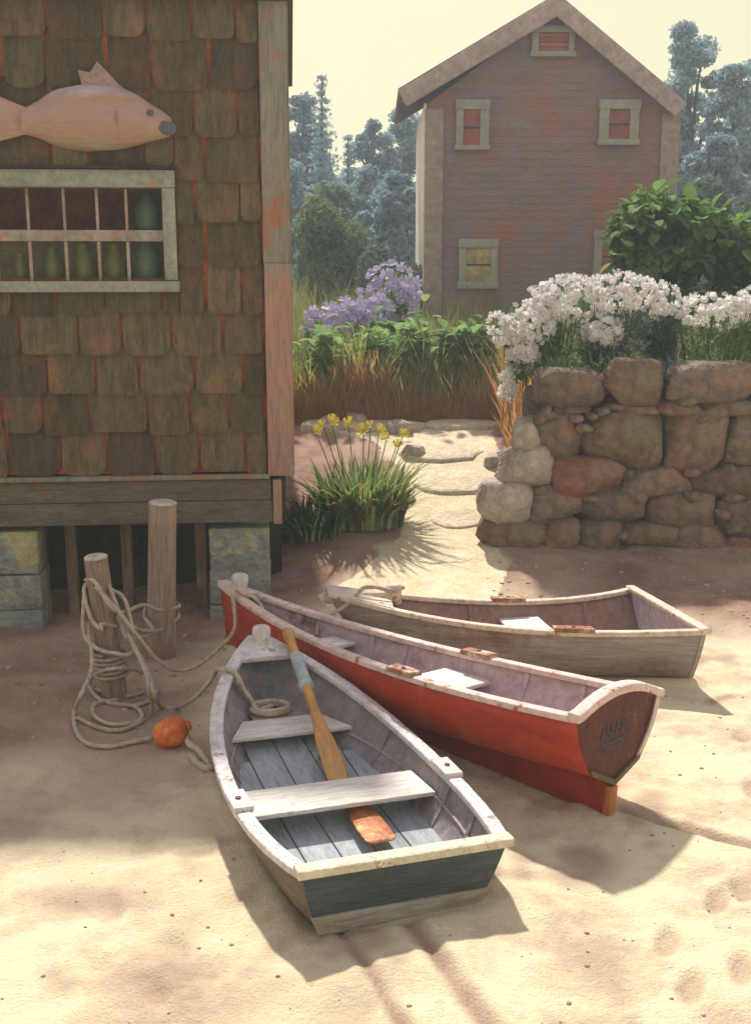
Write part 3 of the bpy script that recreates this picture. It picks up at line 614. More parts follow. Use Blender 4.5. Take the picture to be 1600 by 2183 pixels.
hwin((978, 509, 1058, 615), (993, 528, 1044, 600), yel); hwin((1266, 490, 1340, 600), (1282, 508, 1326, 585), redp)

# ------------------------------------------------------------------ mooring posts, ropes, float
pm_ = mat('mooring post', (.44, .32, .27), (.28, .21, .18), 4, .85, .7, 22, (4, 4, .4), rnd=.1, patch=((.40, .24, .12), 2.5, .52, .68)); pt = mat('post top', (.62, .56, .48), (.46, .40, .34), 8, .9, .4)
def mpost(px, py, pbx, pby, Yt, Yb, r, lab, s):
    a, b = at(px, py, Yt), at(pbx, pby, Yb); b.z = float(gz(b.x, b.y)) - .3
    o = empty('mooring_post', (b.x, b.y, b.z + .3), label=lab, cat='mooring post', group='mooring posts in front of the shack')
    ax = (a - b); L_ = ax.length; q = ax.to_track_quat('Z', 'Y').to_euler()
    s1 = lathe('shaft', [(r * 1.12, 0), (r * 1.1, L_ * .3), (r * 1.03, L_ * .6), (r, L_ * .9), (r * .98, L_ - .012)], pm_, o, 20, (0, 0, -.3), .02, s, q)
    s2 = lathe('top', [(r * .97, 0), (r * 1.02, .006), (r * .98, .022), (r * .7, .034), (r * .2, .036)], pt, o, 20, (a - b) * ((L_ - .012) / L_) + Vector((0, 0, -.3)), .02, s, q)
    return a, b
P2a, P2b = mpost(347, 1072, 338, 1352, 9.35, 9.3, .118, 'taller thick post with pale top in front of shack', 1)
P1a, P1b = mpost(204, 1188, 250, 1446, 8.2, 8.15, .088, 'shorter leaning post wound with rope, greenish worn top', 2)
rp_ = mat('rope', (.52, .44, .35), (.36, .30, .24), 12, .95, .3, 80, rnd=.14)
def rope(pts, lab, r=.0155, n=14, grp='mooring ropes', dens=.022):
    C_ = catmull(pts, n); Q_ = [C_[0]]; acc = 0
    for p_ in C_[1:]:
        if (p_ - Q_[-1]).length > dens: Q_.append(p_)
    o = tube('mooring_rope', Q_, r, rp_, None, 12, twist=62); tag(o, lab, 'rope', grp); return o
def ax1(z): t_ = (z - P1b.z) / (P1a.z - P1b.z); return P1b.lerp(P1a, t_)
def ax2(z): t_ = (z - P2b.z) / (P2a.z - P2b.z); return P2b.lerp(P2a, t_)
def wraps(axf, r, z0, z1, turns, ph=0, nstep=14):
    o = []
    for i in range(int(turns * nstep) + 1):
        a = ph + 2 * math.pi * i / nstep; z = z0 + (z1 - z0) * i / (turns * nstep); c_ = axf(z); o.append(c_ + Vector((math.cos(a) * r, math.sin(a) * r, 0)))
    return o
def gwp(k, y, sg, dx, dz):
    q = BOATS[k]; s_ = y / q[3]; bz = lambda v: sum(math.comb(len(v) - 1, i) * v[i] * s_ ** i * (1 - s_) ** (len(v) - 1 - i) for i in range(len(v)))
    return Matrix.Translation((q[0], q[1], 0)) @ Euler((0, -q[16], q[2])).to_matrix().to_4x4() @ Vector((sg * (bz(q[4:9]) + dx), y, bz(q[9:13]) + dz))
# coil wound round the short post
rope(wraps(ax1, .122, .10, .30, 5.6, 1), 'rope wound in turns round the shorter post', n=3)
rope([ax1(.72) + Vector((-.12, -.02, .05)), at(178, 1345, 8.12), at(200, 1378, 8.06), at(240, 1392, 8.0), at(285, 1386, 8.04), ax1(.6) + Vector((.16, .06, .06)), ax1(.66) + Vector((.05, .13, .08)), ax1(.72) + Vector((-.1, .05, .1)), ax1(.76) + Vector((-.115, -.03, .0)), at(196, 1322, 8.08), at(222, 1345, 8.06), ax1(.55) + Vector((.0, -.11, 0)), ax1(.5) + Vector((.10, -.02, 0))], 'loose loop of rope sagging round the shorter post')
# loop slung between both posts
z2_ = .50
rope([ax1(.86) + Vector((-.10, .0, 0)), ax1(.87) + Vector((0, -.105, 0)), at(248, 1304, 8.03), at(305, 1290, 8.9), ax2(.31) + Vector((0, -.15, 0)), ax2(.30) + Vector((.145, -.02, 0)), ax2(.29) + Vector((.08, .13, 0)), ax2(.28) + Vector((-.12, .08, 0)), ax2(.25) + Vector((-.14, -.05, -.02)), at(325, 1345, 8.8), at(270, 1330, 8.15), ax1(.8) + Vector((.09, -.05, 0)), ax1(.8) + Vector((.03, .11, 0)), ax1(.83) + Vector((-.1, .02, 0))], 'rope slung in a loop between the two posts')
rope([ax2(.18) + Vector((-.05, .135, .06)), ax2(.18) + Vector((.10, .11, .05)), ax2(.18) + Vector((.145, -.04, .02)), ax2(.16) + Vector((.02, -.145, -.02)), at(300, 1360, 8.3), at(270, 1362, 8.0), ax1(.62) + Vector((.10, .04, 0)), ax1(.62) + Vector((.02, .11, .02))], 'short slack rope crossing in front of the taller post')
rope([ax1(.84) + Vector((.0, -.11, 0)), at(255, 1308, 8.04), at(290, 1352, 8.05), at(330, 1402, 8.1), at(368, 1428, 8.22), at(415, 1422, 8.3), at(460, 1388, 8.4), at(500, 1340, 8.42), gwp('b2', 3.48, -1, .05, .05), gwp('b2', 3.46, -1, -.02, .048), gwp('b2', 3.32, -1, -.10, .02), gwp('b2', 3.2, -1, -.13, -.10)], "rope running from the posts over the red boat's bow")
gf = lambda px, py, Y_, dz=.02: (lambda p_: Vector((p_.x, p_.y, float(ground_full(np.array(p_.x), np.array(p_.y))) + dz)))(at(px, py, Y_))
def onground(px, py, dz=.018):
    Y_ = 7.0
    for _ in range(12):
        d = ray(px, py); p_ = at(px, py, Y_); zg = float(ground_full(np.array(p_.x), np.array(p_.y))) + dz; Y_ = (zg - CAM_H) / d.z * d.y
    return at(px, py, Y_)
rope([ax1(.58) + Vector((.11, -.02, 0)), at(312, 1425, 7.85), at(328, 1478, 7.5), onground(345, 1508), onground(378, 1508), at(412, 1490, 7.25), at(445, 1455, 7.3), at(462, 1428, 7.35), gwp('b1', 2.40, -1, .045, .04), gwp('b1', 2.38, -1, -.02, .043), gwp('b1', 2.34, -1, -.09, .03), gwp('b1', 2.3, -1, -.12, -.03)], "pale rope draped over the grey dinghy's side")
rope([ax1(.52) + Vector((-.12, -.03, 0)), at(196, 1420, 7.95), at(174, 1478, 7.6), onground(158, 1520), onground(163, 1560), onground(188, 1586), onground(235, 1592), onground(285, 1582), onground(325, 1574, .03)], 'rope spread on the sand from post to orange float')
rope([onground(165, 1530), onground(200, 1548), onground(245, 1558), onground(290, 1545), onground(322, 1520), at(318, 1470, 7.6), at(305, 1420, 7.75), ax1(.56) + Vector((.12, 0, 0))], 'rope looped round the foot of the shorter post')
rope([onground(240, 1500), onground(290, 1508), onground(300, 1535), onground(240, 1545), onground(200, 1525), onground(205, 1500), onground(250, 1492)], 'dark flat coil of rope at the shorter post')
rope([onground(205, 1470), onground(250, 1485), onground(300, 1478), onground(325, 1455), onground(300, 1432), at(262, 1425, 8.0), at(215, 1432, 8.0), onground(190, 1458), onground(215, 1492), onground(270, 1505), onground(318, 1495), onground(338, 1470)], 'uppermost loose turns of rope lying round the foot of the shorter post')
bpz = onground(366, 1590, .0)
fl = empty('float', (bpz.x, bpz.y, bpz.z + .097), (0, R(70), R(10)), 'orange egg-shaped net float lying on sand beside grey dinghy', 'float')
orm = mat('orange float', (.80, .20, .04), (.62, .12, .025), 5, .5, .2, 20, patch=((.70, .36, .06), 5, .55, .66))
lathe('ball', [(.02, -.125), (.05, -.115), (.085, -.08), (.102, -.03), (.104, .02), (.09, .07), (.06, .105), (.03, .12)], orm, fl, 20, wob=.012)
lathe('collar', [(.034, 0), (.036, .02), (.026, .03)], orm, fl, 14, (0, 0, .11))
rope([bpz + Vector((.11, -.01, .07)), onground(402, 1585, .05), onground(422, 1598, .03), onground(440, 1622), onground(450, 1640), onground(425, 1630), onground(405, 1612)], 'short pale rope tail right of the orange float', r=.022)

# ------------------------------------------------------------------ boats
def comb(n, k): return math.comb(n, k)
def bez(v, s): n = len(v) - 1; return sum(comb(n, i) * v[i] * s ** i * (1 - s) ** (n - i) for i in range(n + 1))
class Boat:
    def __init__(B, q, name, label, cat, dead=0., bowrake=.35, zmid=None, bowh=.22, flare=.02, ends=.45):
        B.q = q; B.L = q[3]; B.b = q[4:9]; B.g = q[9:13]; B.cb, B.rake, B.zc, B.roll = q[13:17]; B.dead = dead; B.br = bowrake; B.fl = flare
        B.hz = [B.zc, zmid[0], zmid[1], bowh]; B.r0 = B.cb / B.b[0]; B.re = ends
        B.root = empty(name, (q[0], q[1], 0), (0, -B.roll, q[2]), label, cat); B.mw = Euler((0, -B.roll, q[2])).to_matrix()
        B.mw4 = Matrix.Translation((q[0], q[1], 0)) @ B.mw.to_4x4()
    def W(B, v): return B.mw4 @ Vector(v)
    def sec(B, s, t=0.):
        """half section points from keel to gunwale; t = inward offset"""
        b = bez(B.b, s); g = bez(B.g, s); h = bez(B.hz, s); c = b * (B.r0 * (1 - s ** 5) + B.re * s ** 5) ; h = min(h, g - .05)
        b_ = max(b - t, .004); c_ = max(c - t, .003); h_ = h + t; k_ = h - B.dead * (1 - s ** 3) + t
        y = lambda u: B.rake * (1 - u) + s * (B.L - (B.rake + B.br) * (1 - u) ** 1.0)
        P = []
        for f in (0, .5): P.append((c_ * f, y(0), k_ + (h_ - k_) * f))
        for u in (0, .25, .5, .75, 1): P.append((c_ + (b_ - c_) * u + B.fl * math.sin(math.pi * u) * min(1, b * 3), y(u), h_ + (g - h_) * u))
        return P
    def grid(B, t, s0=0., s1=1., n=30):
        rows = []
        for i in range(n + 1):
            P = B.sec(s0 + (s1 - s0) * i / n, t); rows.append([(-x, y, z) for x, y, z in P[::-1]] + P[1:])
        return rows
    def half(B, y, z, t=.02):
        s = y / B.L
        for _ in range(8):
            h = bez(B.hz, s); g = bez(B.g, s); u = min(max((z - h) / (g - h), 0), 1); s = (y - B.rake * (1 - u)) / (B.L - (B.rake + B.br) * (1 - u))
        b = bez(B.b, s); c = b * (B.r0 * (1 - s ** 5) + B.re * s ** 5); return c + (b - c) * u + B.fl * math.sin(math.pi * u) * min(1, b * 3) - t
    def sof(B, y): return y / B.L
    def hull(B, mo, mi, th=.02, name='hull'):
        O = B.grid(0); I_ = B.grid(th, .0, .985); m = len(O[0]); V = [p for r in O for p in r]; nO = len(V); V += [p for r in I_ for p in r]; Fc = []; mid = []
        R_ = len(O)
        for i in range(R_ - 1):
            for k in range(m - 1):
                a = i * m + k; Fc.append((a, a + 1, a + m + 1, a + m)); mid.append(0)
                a += nO; Fc.append((a, a + m, a + m + 1, a + 1)); mid.append(1)
            for k in (0, m - 1):
                a = i * m + k; f = (a, a + m, nO + a + m, nO + a); Fc.append(f if k == 0 else f[::-1]); mid.append(0)
        a = (R_ - 1) * m; Fc.append(tuple(range(a, a + m))); mid.append(0); Fc.append(tuple(range(nO + a, nO + a + m))[::-1]); mid.append(1)
        for k in range(m - 1): Fc.append((k, nO + k, nO + k + 1, k + 1)); mid.append(0)
        return mesh(name, V, Fc, [mo, mi], B.root, smooth=True, mi=mid)
    def gunwale(B, m, wo=.02, wi=.06, zt=.018, zb=-.022, s0=0., s1=1., end=.0):
        n = 36
        for sg in (-1, 1):
            C_ = []
            for i in range(n + 1):
                s = s0 + (s1 - s0) * i / n; e = .004; d = Vector((bez(B.b, min(s + e, 1)) - bez(B.b, max(s - e, 0)), B.L * (min(s + e, 1) - max(s - e, 0)))).normalized()
                nx_, ny_ = d.y, -d.x; b = bez(B.b, s); g = bez(B.g, s); y = B.L * s
                jx = .0015 * math.sin(i * 2.1 + sg)
                yo = -end * (1 - i / n) ** 8 if end else 0
                xo, yo_ = b + nx_ * (wo + jx), y + ny_ * wo + yo; xi, yi = b - nx_ * wi, y - ny_ * wi + yo
                if xi < .003: f = (b - .003) / max(nx_ * wi, 1e-6); xi, yi = .003, y - ny_ * wi * f
                for (x_, y_, z_) in ((xo, yo_, g + zb), (xo, yo_, g + zt - .006), (xo - (xo - xi) * .12, yo_, g + zt), (xi + (xo - xi) * .12, yi, g + zt), (xi, yi, g + zt - .006), (xi, yi, g + zb)): C_.append((sg * x_, y_, z_))
            k = 6; Fc = []
            for i in range(n):
                for j in range(k):
                    a, b_ = i * k + j, i * k + (j + 1) % k; f = (a, b_, b_ + k, a + k); Fc.append(f if sg < 0 else f[::-1])
            Fc += [tuple(range(k)) if sg > 0 else tuple(range(k))[::-1], tuple(range(n * k, n * k + k))[::-1] if sg > 0 else tuple(range(n * k, n * k + k))]
            bevel(mesh('gunwale', C_, Fc, m, B.root), .004)
    def transom_poly(B, z0, z1, arch=0., dx=0.):
        P = B.sec(0); pts = []; side = P[2:]
        h = side[0][2]; k = P[0][2]
        def xw(z):
            for a, b in zip(side, side[1:]):
                if z <= b[2] + 1e-9: t_ = max(0, (z - a[2]) / (b[2] - a[2])); return a[0] + (b[0] - a[0]) * t_
            return side[-1][0]
        zs = [z0] + [p[2] for p in side if z0 + .01 < p[2] < z1 - .01] + [z1]
        right = [(xw(z) + dx, z) for z in zs]
        poly = []
        if z0 <= h + .001 and B.dead > 0: poly.append((0, k))
        poly += right
        if arch:
            g = z1; W_ = right[-1][0]
            for i in range(1, 12): x = W_ * (1 - 2 * i / 12); poly.append((x, g + arch * (1 - (x / W_) ** 2)))
        poly += [(-x, z) for x, z in right[::-1]]
        return poly
    def ty(B, z): g = B.g[0]; h = B.zc; return B.rake * (1 - (z - h) / (g - h))
    def transom(B, m, z0=None, z1=None, arch=0., thick=.03, aft=.004, name='transom', inner=None, dx=0.):
        poly = B.transom_poly(B.zc if z0 is None else z0, B.g[0] if z1 is None else z1, arch, dx); n = len(poly)
        V = [(x, B.ty(z) - aft, z) for x, z in poly] + [(x, B.ty(z) + thick - .001, z) for x, z in poly]
        Fc = [tuple(range(n)), tuple(range(2 * n - 1, n - 1, -1))] + [(i, i + n, (i + 1) % n + n, (i + 1) % n) for i in range(n)]
        return mesh(name, V, Fc, [m, inner or m], B.root, mi=[0, 1] + [0] * n)
    def cap(B, m, arch=0., w=.05, h=.03, over=.03, fwd=.05):
        W_ = B.b[0] + over; P = []; g = B.g[0]; n = 16; V = []; Fc = []
        for i in range(n + 1):
            x = -W_ + 2 * W_ * i / n; z = g + arch * max(0, 1 - (x / B.b[0]) ** 2); y = B.ty(z) - .0
            for dy, dz in ((-w / 2 - .01, -.016), (-w / 2 - .01, h * .8), (-w / 2 + .004, h), (fwd - .012, h), (fwd, h * .8), (fwd, -.016)): V.append((x, y + dy, z + dz))
        k = 6
        for i in range(n):
            for j in range(k): a, b_ = i * k + j, i * k + (j + 1) % k; Fc.append((a, a + k, b_ + k, b_))
        Fc += [tuple(range(k)), tuple(range(n * k, n * k + k))[::-1]]
        return bevel(mesh('transom_cap', V, Fc, m, B.root), .005)
    def thwart(B, m, y0, y1, z, th=.028, name='thwart', gap=.004):
        a, b = B.half(y0, z - th) - gap, B.half(y1, z - th) - gap
        V = [(-a, y0, z - th), (a, y0, z - th), (b, y1, z - th), (-b, y1, z - th), (-a, y0, z), (a, y0, z), (b, y1, z), (-b, y1, z)]
        return bevel(mesh(name, V, BOXF, m, B.root), .006)
    def floor(B, m, y0, y1, z, nb=5, gap=.01, th=.014):
        n = 12; ys_ = [y0 + (y1 - y0) * i / n for i in range(n + 1)]; bw = min(B.half(y0 + .1, z, .02), B.half(y1, z, .02) * 3, .5)
        mx = max(B.half(y, z, .02) for y in ys_)
        for k in range(nb):
            xa, xb = -mx + 2 * mx * k / nb + gap / 2, -mx + 2 * mx * (k + 1) / nb - gap / 2; V = []; Fc = []; rows = []
            for y in ys_:
                zf = max(z, bez(B.hz, min(1, max(0, (y - B.rake) / (B.L - B.rake - B.br)))) + .04); hw_ = B.half(y, zf, .03); a, b = max(xa, -hw_), min(xb, hw_)
                if b - a > .012: rows.append((a, b, y, zf))
            for a, b, y, zf in rows: V += [(a, y, zf - th), (b, y, zf - th), (b, y, zf), (a, y, zf)]
            for i in range(len(rows) - 1):
                for j in range(4): p, q_ = i * 4 + j, i * 4 + (j + 1) % 4; Fc.append((p, q_, q_ + 4, p + 4))
            if len(rows) < 2: continue
            Fc += [(3, 2, 1, 0), tuple((len(rows) - 1) * 4 + j for j in range(4))]; mesh('floorboard', V, Fc, m, B.root)
    def ribs(B, m, ys_, z0, w=.028, th=.018):
        for y in ys_:
            for sg in (-1, 1):
                g = bez(B.g, B.sof(y)) - .03; V = []; n = 6
                for i in range(n + 1):
                    z = z0 + (g - z0) * i / n; x = B.half(y, z, .0205)
                    V += [(sg * x, y - w / 2, z), (sg * x, y + w / 2, z), (sg * (x - th), y + w / 2, z), (sg * (x - th), y - w / 2, z)]
                Fc = []
                for i in range(n):
                    for j in range(4): a, b_ = i * 4 + j, i * 4 + (j + 1) % 4; f = (a, b_, b_ + 4, a + 4); Fc.append(f if sg > 0 else f[::-1])
                Fc += [(3, 2, 1, 0), tuple(n * 4 + j for j in range(4))]; mesh('rib', V, Fc, m, B.root)
    def rowlock(B, m, mp, y, sg, ln=.22, wi=.075, wo=.035):
        s = B.sof(y); b = bez(B.b, s); g = bez(B.g, s) + .019; g2 = bez(B.g, min(1, (y + ln / 2) / B.L)) + .019; b2 = bez(B.b, min(1, (y + ln / 2) / B.L)); b0 = bez(B.b, (y - ln / 2) / B.L); g0 = bez(B.g, (y - ln / 2) / B.L) + .019
        V = []
        for z in (-.012, .024):
            for (bb, yy, gg, o) in ((b0, y - ln / 2, g0, wo), (b2, y + ln / 2, g2, wo), (b2, y + ln / 2, g2, -wi), (b0, y - ln / 2, g0, -wi)): V.append((sg * (bb + o), yy, gg + z))
        Fc = BOXF if sg > 0 else [f[::-1] for f in BOXF]
        bevel(mesh('rowlock_block', V, Fc, m, B.root), .006)
        lathe('rowlock_socket', [(.013, 0), (.016, .004), (.016, .008), (.008, .008)], mp, B.root, 12, (sg * (b - .018), y, g + .0245))
    def breasthook(B, m, y0, zt=.022, th=.03):
        n = 8; V = []; Fc = []
        for i in range(n + 1):
            y = y0 + (B.L + .02 - y0) * i / n; s = min(1, y / B.L); x = bez(B.b, s) + .004; g = bez(B.g, s) + zt + .003
            cr = .012 * (1 - i / n)
            V += [(-x, y, g - th), (x, y, g - th), (x, y, g), (0, y - .02 * (1 - i / n), g + cr), (-x, y, g)]
        for i in range(n):
            for j in range(5): a, b_ = i * 5 + j, i * 5 + (j + 1) % 5; Fc.append((a, b_, b_ + 5, a + 5))
        Fc += [(4, 3, 2, 1, 0), tuple(n * 5 + j for j in range(5))]; return bevel(mesh('breasthook', V, Fc, m, B.root), .004)
    def stem(B, m, w=.03, fwd=.03):
        V = []; Fc = []; n = 8; h = bez(B.hz, 1); g = B.g[3] + .02
        for i in range(n + 1):
            u = i / n; z = h - .03 + (g - h + .03) * u; y = B.L - B.br * (1 - max(0, (z - h) / (B.g[3] - h)))
            V += [(-w, y + .003, z), (w, y + .003, z), (w * .6, y + fwd, z), (-w * .6, y + fwd, z)]
        for i in range(n):
            for j in range(4): a, b_ = i * 4 + j, i * 4 + (j + 1) % 4; Fc.append((a, b_, b_ + 4, a + 4))
        Fc += [(3, 2, 1, 0), tuple(n * 4 + j for j in range(4))]; return bevel(mesh('stem', V, Fc, m, B.root), .005)

gw1 = mat('worn lilac white paint', (.70, .66, .67), (.56, .52, .53), 3, .6, .3, 25, rnd=.0, patch=((.30, .22, .17), 9, .60, .635))
grey_side = mat('grey brown hull', (.22, .17, .13), (.15, .115, .09), 2.5, .75, .35, 20, (1, .3, 3), patch=((.34, .20, .12), 3, .52, .66))
in1 = mat('mauve grey inside', (.33, .29, .31), (.23, .20, .21), 3, .8, .3, 20, patch=((.20, .10, .07), 3, .55, .7))
fl1 = mat('blue grey floorboard', (.44, .49, .52), (.34, .38, .41), 4, .75, .4, 25, (4, .5, 4), rnd=.08)
tw = mat('chalky white seat', (.82, .80, .74), (.70, .67, .63), 3, .7, .35, 25, (.6, 4, 4), patch=((.40, .36, .34), 6, .62, .72))
slate = mat('slate green transom', (.08, .11, .125), (.055, .075, .085), 3, .65, .3, 20, (.5, 3, 3), patch=((.12, .12, .11), 4, .55, .7))
strip = mat('lower grey plank', (.46, .44, .43), (.36, .32, .28), 3, .75, .3, 20, (.5, 3, 3), patch=((.36, .27, .14), 3, .52, .66))
cream = mat('cream cap', (.76, .71, .55), (.60, .54, .42), 4, .6, .3, 25, patch=((.36, .26, .18), 9, .60, .635))
iron = mat('iron', (.08, .06, .05), (.05, .04, .035), 8, .6, .3, spec=.5)
A = Boat(BOATS['b1'], 'rowing_dinghy', 'grey dinghy with white seats and slate-green transom, nearest of the three boats', 'rowing boat', dead=0, bowrake=.20, zmid=(-.0, .0), bowh=.24, flare=.015, ends=.4)
A.hull(grey_side, in1); A.gunwale(gw1, .022, .062)
A.transom(slate, z0=A.zc + .105, inner=in1); A.transom(strip, z0=A.zc - .012, z1=A.zc + .102, aft=.016, name='transom_plank', dx=.008)
A.cap(cream, 0, .045, .03, .028, .055)
A.floor(fl1, .12, 2.15, A.zc + .035, 5)
A.thwart(tw, .93, 1.25, .205); A.thwart(tw, 1.90, 2.17, .245)
rs = mat('riser', (.40, .36, .38), (.28, .24, .24), 4, .7, .2)
A.ribs(in1, (.45, .82, 1.6, 2.38), A.zc + .03)
for sg in (-1, 1):
    pts = [(sg * A.half(.08 + 2.3 * i / 14, .17 + .03 * i / 14, .03), .08 + 2.3 * i / 14, .165 + .035 * i / 14) for i in range(15)]
    tube('seat_riser', pts, .009, rs, A.root, 6)
    for y in ((.85,) if sg < 0 else (.92,)): A.rowlock(gw1, iron, y, sg)
def nails(Bt, m, inset=.02, n=26):
    V = []; Fc = []
    def head(p_, r=.0055):
        i0 = len(V)
        for k in range(6): V.append((p_[0] + r * math.cos(k * 1.047), p_[1] + r * math.sin(k * 1.047), p_[2]))
        V.append((p_[0], p_[1], p_[2] + .002)); Fc.extend([(i0 + k, i0 + (k + 1) % 6, i0 + 6) for k in range(6)])
    for sg in (-1, 1):
        for i in range(n): s_ = .03 + .90 * i / n; head((sg * (bez(Bt.b, s_) - inset), Bt.L * s_, bez(Bt.g, s_) + .0182))
    o = mesh('nail_heads', V, Fc, m, Bt.root); o['kind'] = 'stuff'
nails(A, mat('rusty nail', (.20, .08, .04), (.12, .05, .03), 9, .8, .2))
A.breasthook(gw1, 2.52); A.stem(gw1)
lathe('bow_post', [(.05, -.1), (.052, .0), (.060, .02), (.064, .05), (.062, .08), (.05, .10), (.02, .11)], gw1, A.root, 14, (0, 2.70, A.g[3] + .02), .03, 4)
V, Fc = stone_mesh(.16, .2, .04, 77, .8); ob = mesh('skeg', [(x * .2, y * 1.5 + .25, z + .0) for x, y, z in V], Fc, strip, A.root)

pk = mat('pinkish white paint', (.74, .58, .55), (.60, .45, .42), 3, .6, .3, 25, patch=((.40, .14, .07), 9, .60, .64))
red = mat('red hull paint', (.50, .050, .012), (.34, .030, .010), 2, .5, .25, 18, (1, .4, 2.5), patch=((.54, .12, .035), 3, .52, .72), spec=.4, fleck=.4)
red2 = mat('dark red below chine', (.38, .04, .018), (.22, .025, .015), 3, .6, .3, 18)
in2 = mat('lilac inside', (.60, .46, .48), (.45, .34, .36), 3, .75, .3, 20, patch=((.22, .14, .14), 3, .52, .66))
mar = mat('maroon transom', (.12, .024, .02), (.06, .018, .018), 3, .6, .3, 20, patch=((.26, .15, .06), 1.8, .56, .68), fleck=.5)
org = mat('orange wood edge', (.52, .20, .06), (.40, .13, .04), 4, .65, .3, 20, (4, 4, .6)); rb = mat('rusty block', (.40, .18, .10), (.24, .10, .06), 9, .8, .4, patch=((.62, .50, .44), 8, .5, .62))
B = Boat(BOATS['b2'], 'rowing_boat', 'long red rowing boat with pink gunwales and arched dark stern', 'rowing boat', dead=.11, bowrake=.12, zmid=(.20, .10), bowh=.18, flare=.035, ends=.3)
zb0, zb1, zb2 = .237, .18, .10
B.zc = q_ = BOATS['b2'][15]
# fit order: transom bottom half width 13, rake 14, height 15
for bb in ():
    pass
B.hull(red, in2); B.gunwale(pk, .022, .055); B.transom(mar, arch=.10, inner=in2)
B.cap(pk, .10, .05, .035, .03, .05)
def side_trim(B, m, sg):
    pts = []
    for i in range(9):
        z = B.zc + (B.g[0] - B.zc) * i / 8; x = B.half(.02, z, 0) if False else 0
    P = B.sec(0)[2:]; V = []; Fc = []
    for (x, y, z) in P: y = B.ty(z); V += [(sg * (x + .012), y - .02, z), (sg * (x + .012), y + .04, z), (sg * (x - .001), y + .04, z), (sg * (x - .035), y - .02, z)]
    n = len(P)
    for i in range(n - 1):
        for j in range(4): a, b_ = i * 4 + j, i * 4 + (j + 1) % 4; f = (a, b_, b_ + 4, a + 4); Fc.append(f if sg > 0 else f[::-1])
    Fc += [(3, 2, 1, 0), tuple((n - 1) * 4 + j for j in range(4))]; bevel(mesh('stern_trim', V, Fc, m, B.root), .003)
side_trim(B, pk, 1)
tb = mat('stern bottom plank', (.16, .14, .08), (.10, .085, .05), 4, .7, .3)
V = []
for x, z, dy in ((-B.cb * 1.02, B.zc - .0, 0), (0, B.zc - B.dead, 0), (B.cb * 1.02, B.zc, 0), (B.cb * 1.04, B.zc + .035, 0), (0, B.zc + .035 - B.dead, 0), (-B.cb * 1.04, B.zc + .035, 0)): V.append((x, B.ty(z) - .022, z - .003))
V += [(x, y + .016, z) for x, y, z in V]; mesh('bottom_rail', V, [(0, 1, 4, 5), (1, 2, 3, 4), (6, 11, 10, 7), (7, 10, 9, 8), (0, 6, 7, 1), (1, 7, 8, 2), (2, 8, 9, 3), (3, 9, 10, 4), (4, 10, 11, 5), (5, 11, 6, 0)], tb, B.root)
# keel and skeg
def keelz(y):
    s = min(max((y - B.rake) / (B.L - B.rake - B.br), 0), 1); return B.sec(s)[0][2]
V = []; Fc = []; n = 22
for i in range(n + 1):
    y = .02 + (B.L - B.br - .05) * i / n; zt = keelz(y) + .02; s = i / n; zb_ = min(zt - .03, -.0 + .012 + .22 * max(0, (s - .55) / .45) ** 2); w_ = .024
    V += [(-w_, y, zb_), (w_, y, zb_), (w_, y, zt), (-w_, y, zt)]
for i in range(n):
    for j in range(4): a, b_ = i * 4 + j, i * 4 + (j + 1) % 4; Fc.append((a, b_, b_ + 4, a + 4))
Fc += [(3, 2, 1, 0), tuple(n * 4 + j for j in range(4))]; bevel(mesh('keel', V, Fc, red2, B.root), .004)
box('rudder_post', -.034, .034, -.03, .019, .0, keelz(.03) - .005, org, B.root, .006)
B.floor(in2, .12, 2.9, .37 if False else B.zc + .01, 5)
B.thwart(tw, 1.22, 1.60, .455); B.thwart(tw, 2.45, 2.68, .44)
B.ribs(in2, (.5, .95, 2.0, 2.3, 3.0), B.zc - .02)
for sg in (-1, 1): B.rowlock(rb, iron, 1.38, sg, .24)
nails(B, mat('rusty nail', (.20, .08, .04))); B.breasthook(pk, 3.45); B.stem(red, .028, .028)
lathe('bow_post', [(.055, -.12), (.058, .0), (.064, .02), (.068, .05), (.065, .085), (.05, .10), (.02, .108)], gw1, B.root, 14, (0, 3.60, B.g[3] + .02), .03, 9)
# worn painted name strokes on the dark stern (illegible)
ink = mat('worn name paint', (.055, .045, .07), (.07, .03, .035), 9, .6, .1)
strokes = [(-.16, .51, -.14, .59), (-.11, .535, -.105, .60), (-.07, .51, -.05, .60), (-.01, .53, -.005, .61), (.035, .52, .05, .61), (.085, .54, .09, .60), (-.13, .545, -.04, .56), (.0, .565, .08, .575), (-.16, .478, .09, .488), (-.12, .452, .05, .458)]
V = []; Fc = []
for x0, z0, x1, z1 in strokes:
    d = Vector((x1 - x0, z1 - z0)); nn_ = Vector((-d.y, d.x)).normalized() * .011; n = len(V)
    for (x, z) in ((x0 - nn_.x, z0 - nn_.y), (x1 - nn_.x, z1 - nn_.y), (x1 + nn_.x, z1 + nn_.y), (x0 + nn_.x, z0 + nn_.y)): V.append((x, B.ty(z) - .0075, z))
    Fc.append((n, n + 1, n + 2, n + 3) if (x1 - x0) >= (z1 - z0) else (n + 3, n + 2, n + 1, n))
mesh('lettering', V, Fc, ink, B.root)

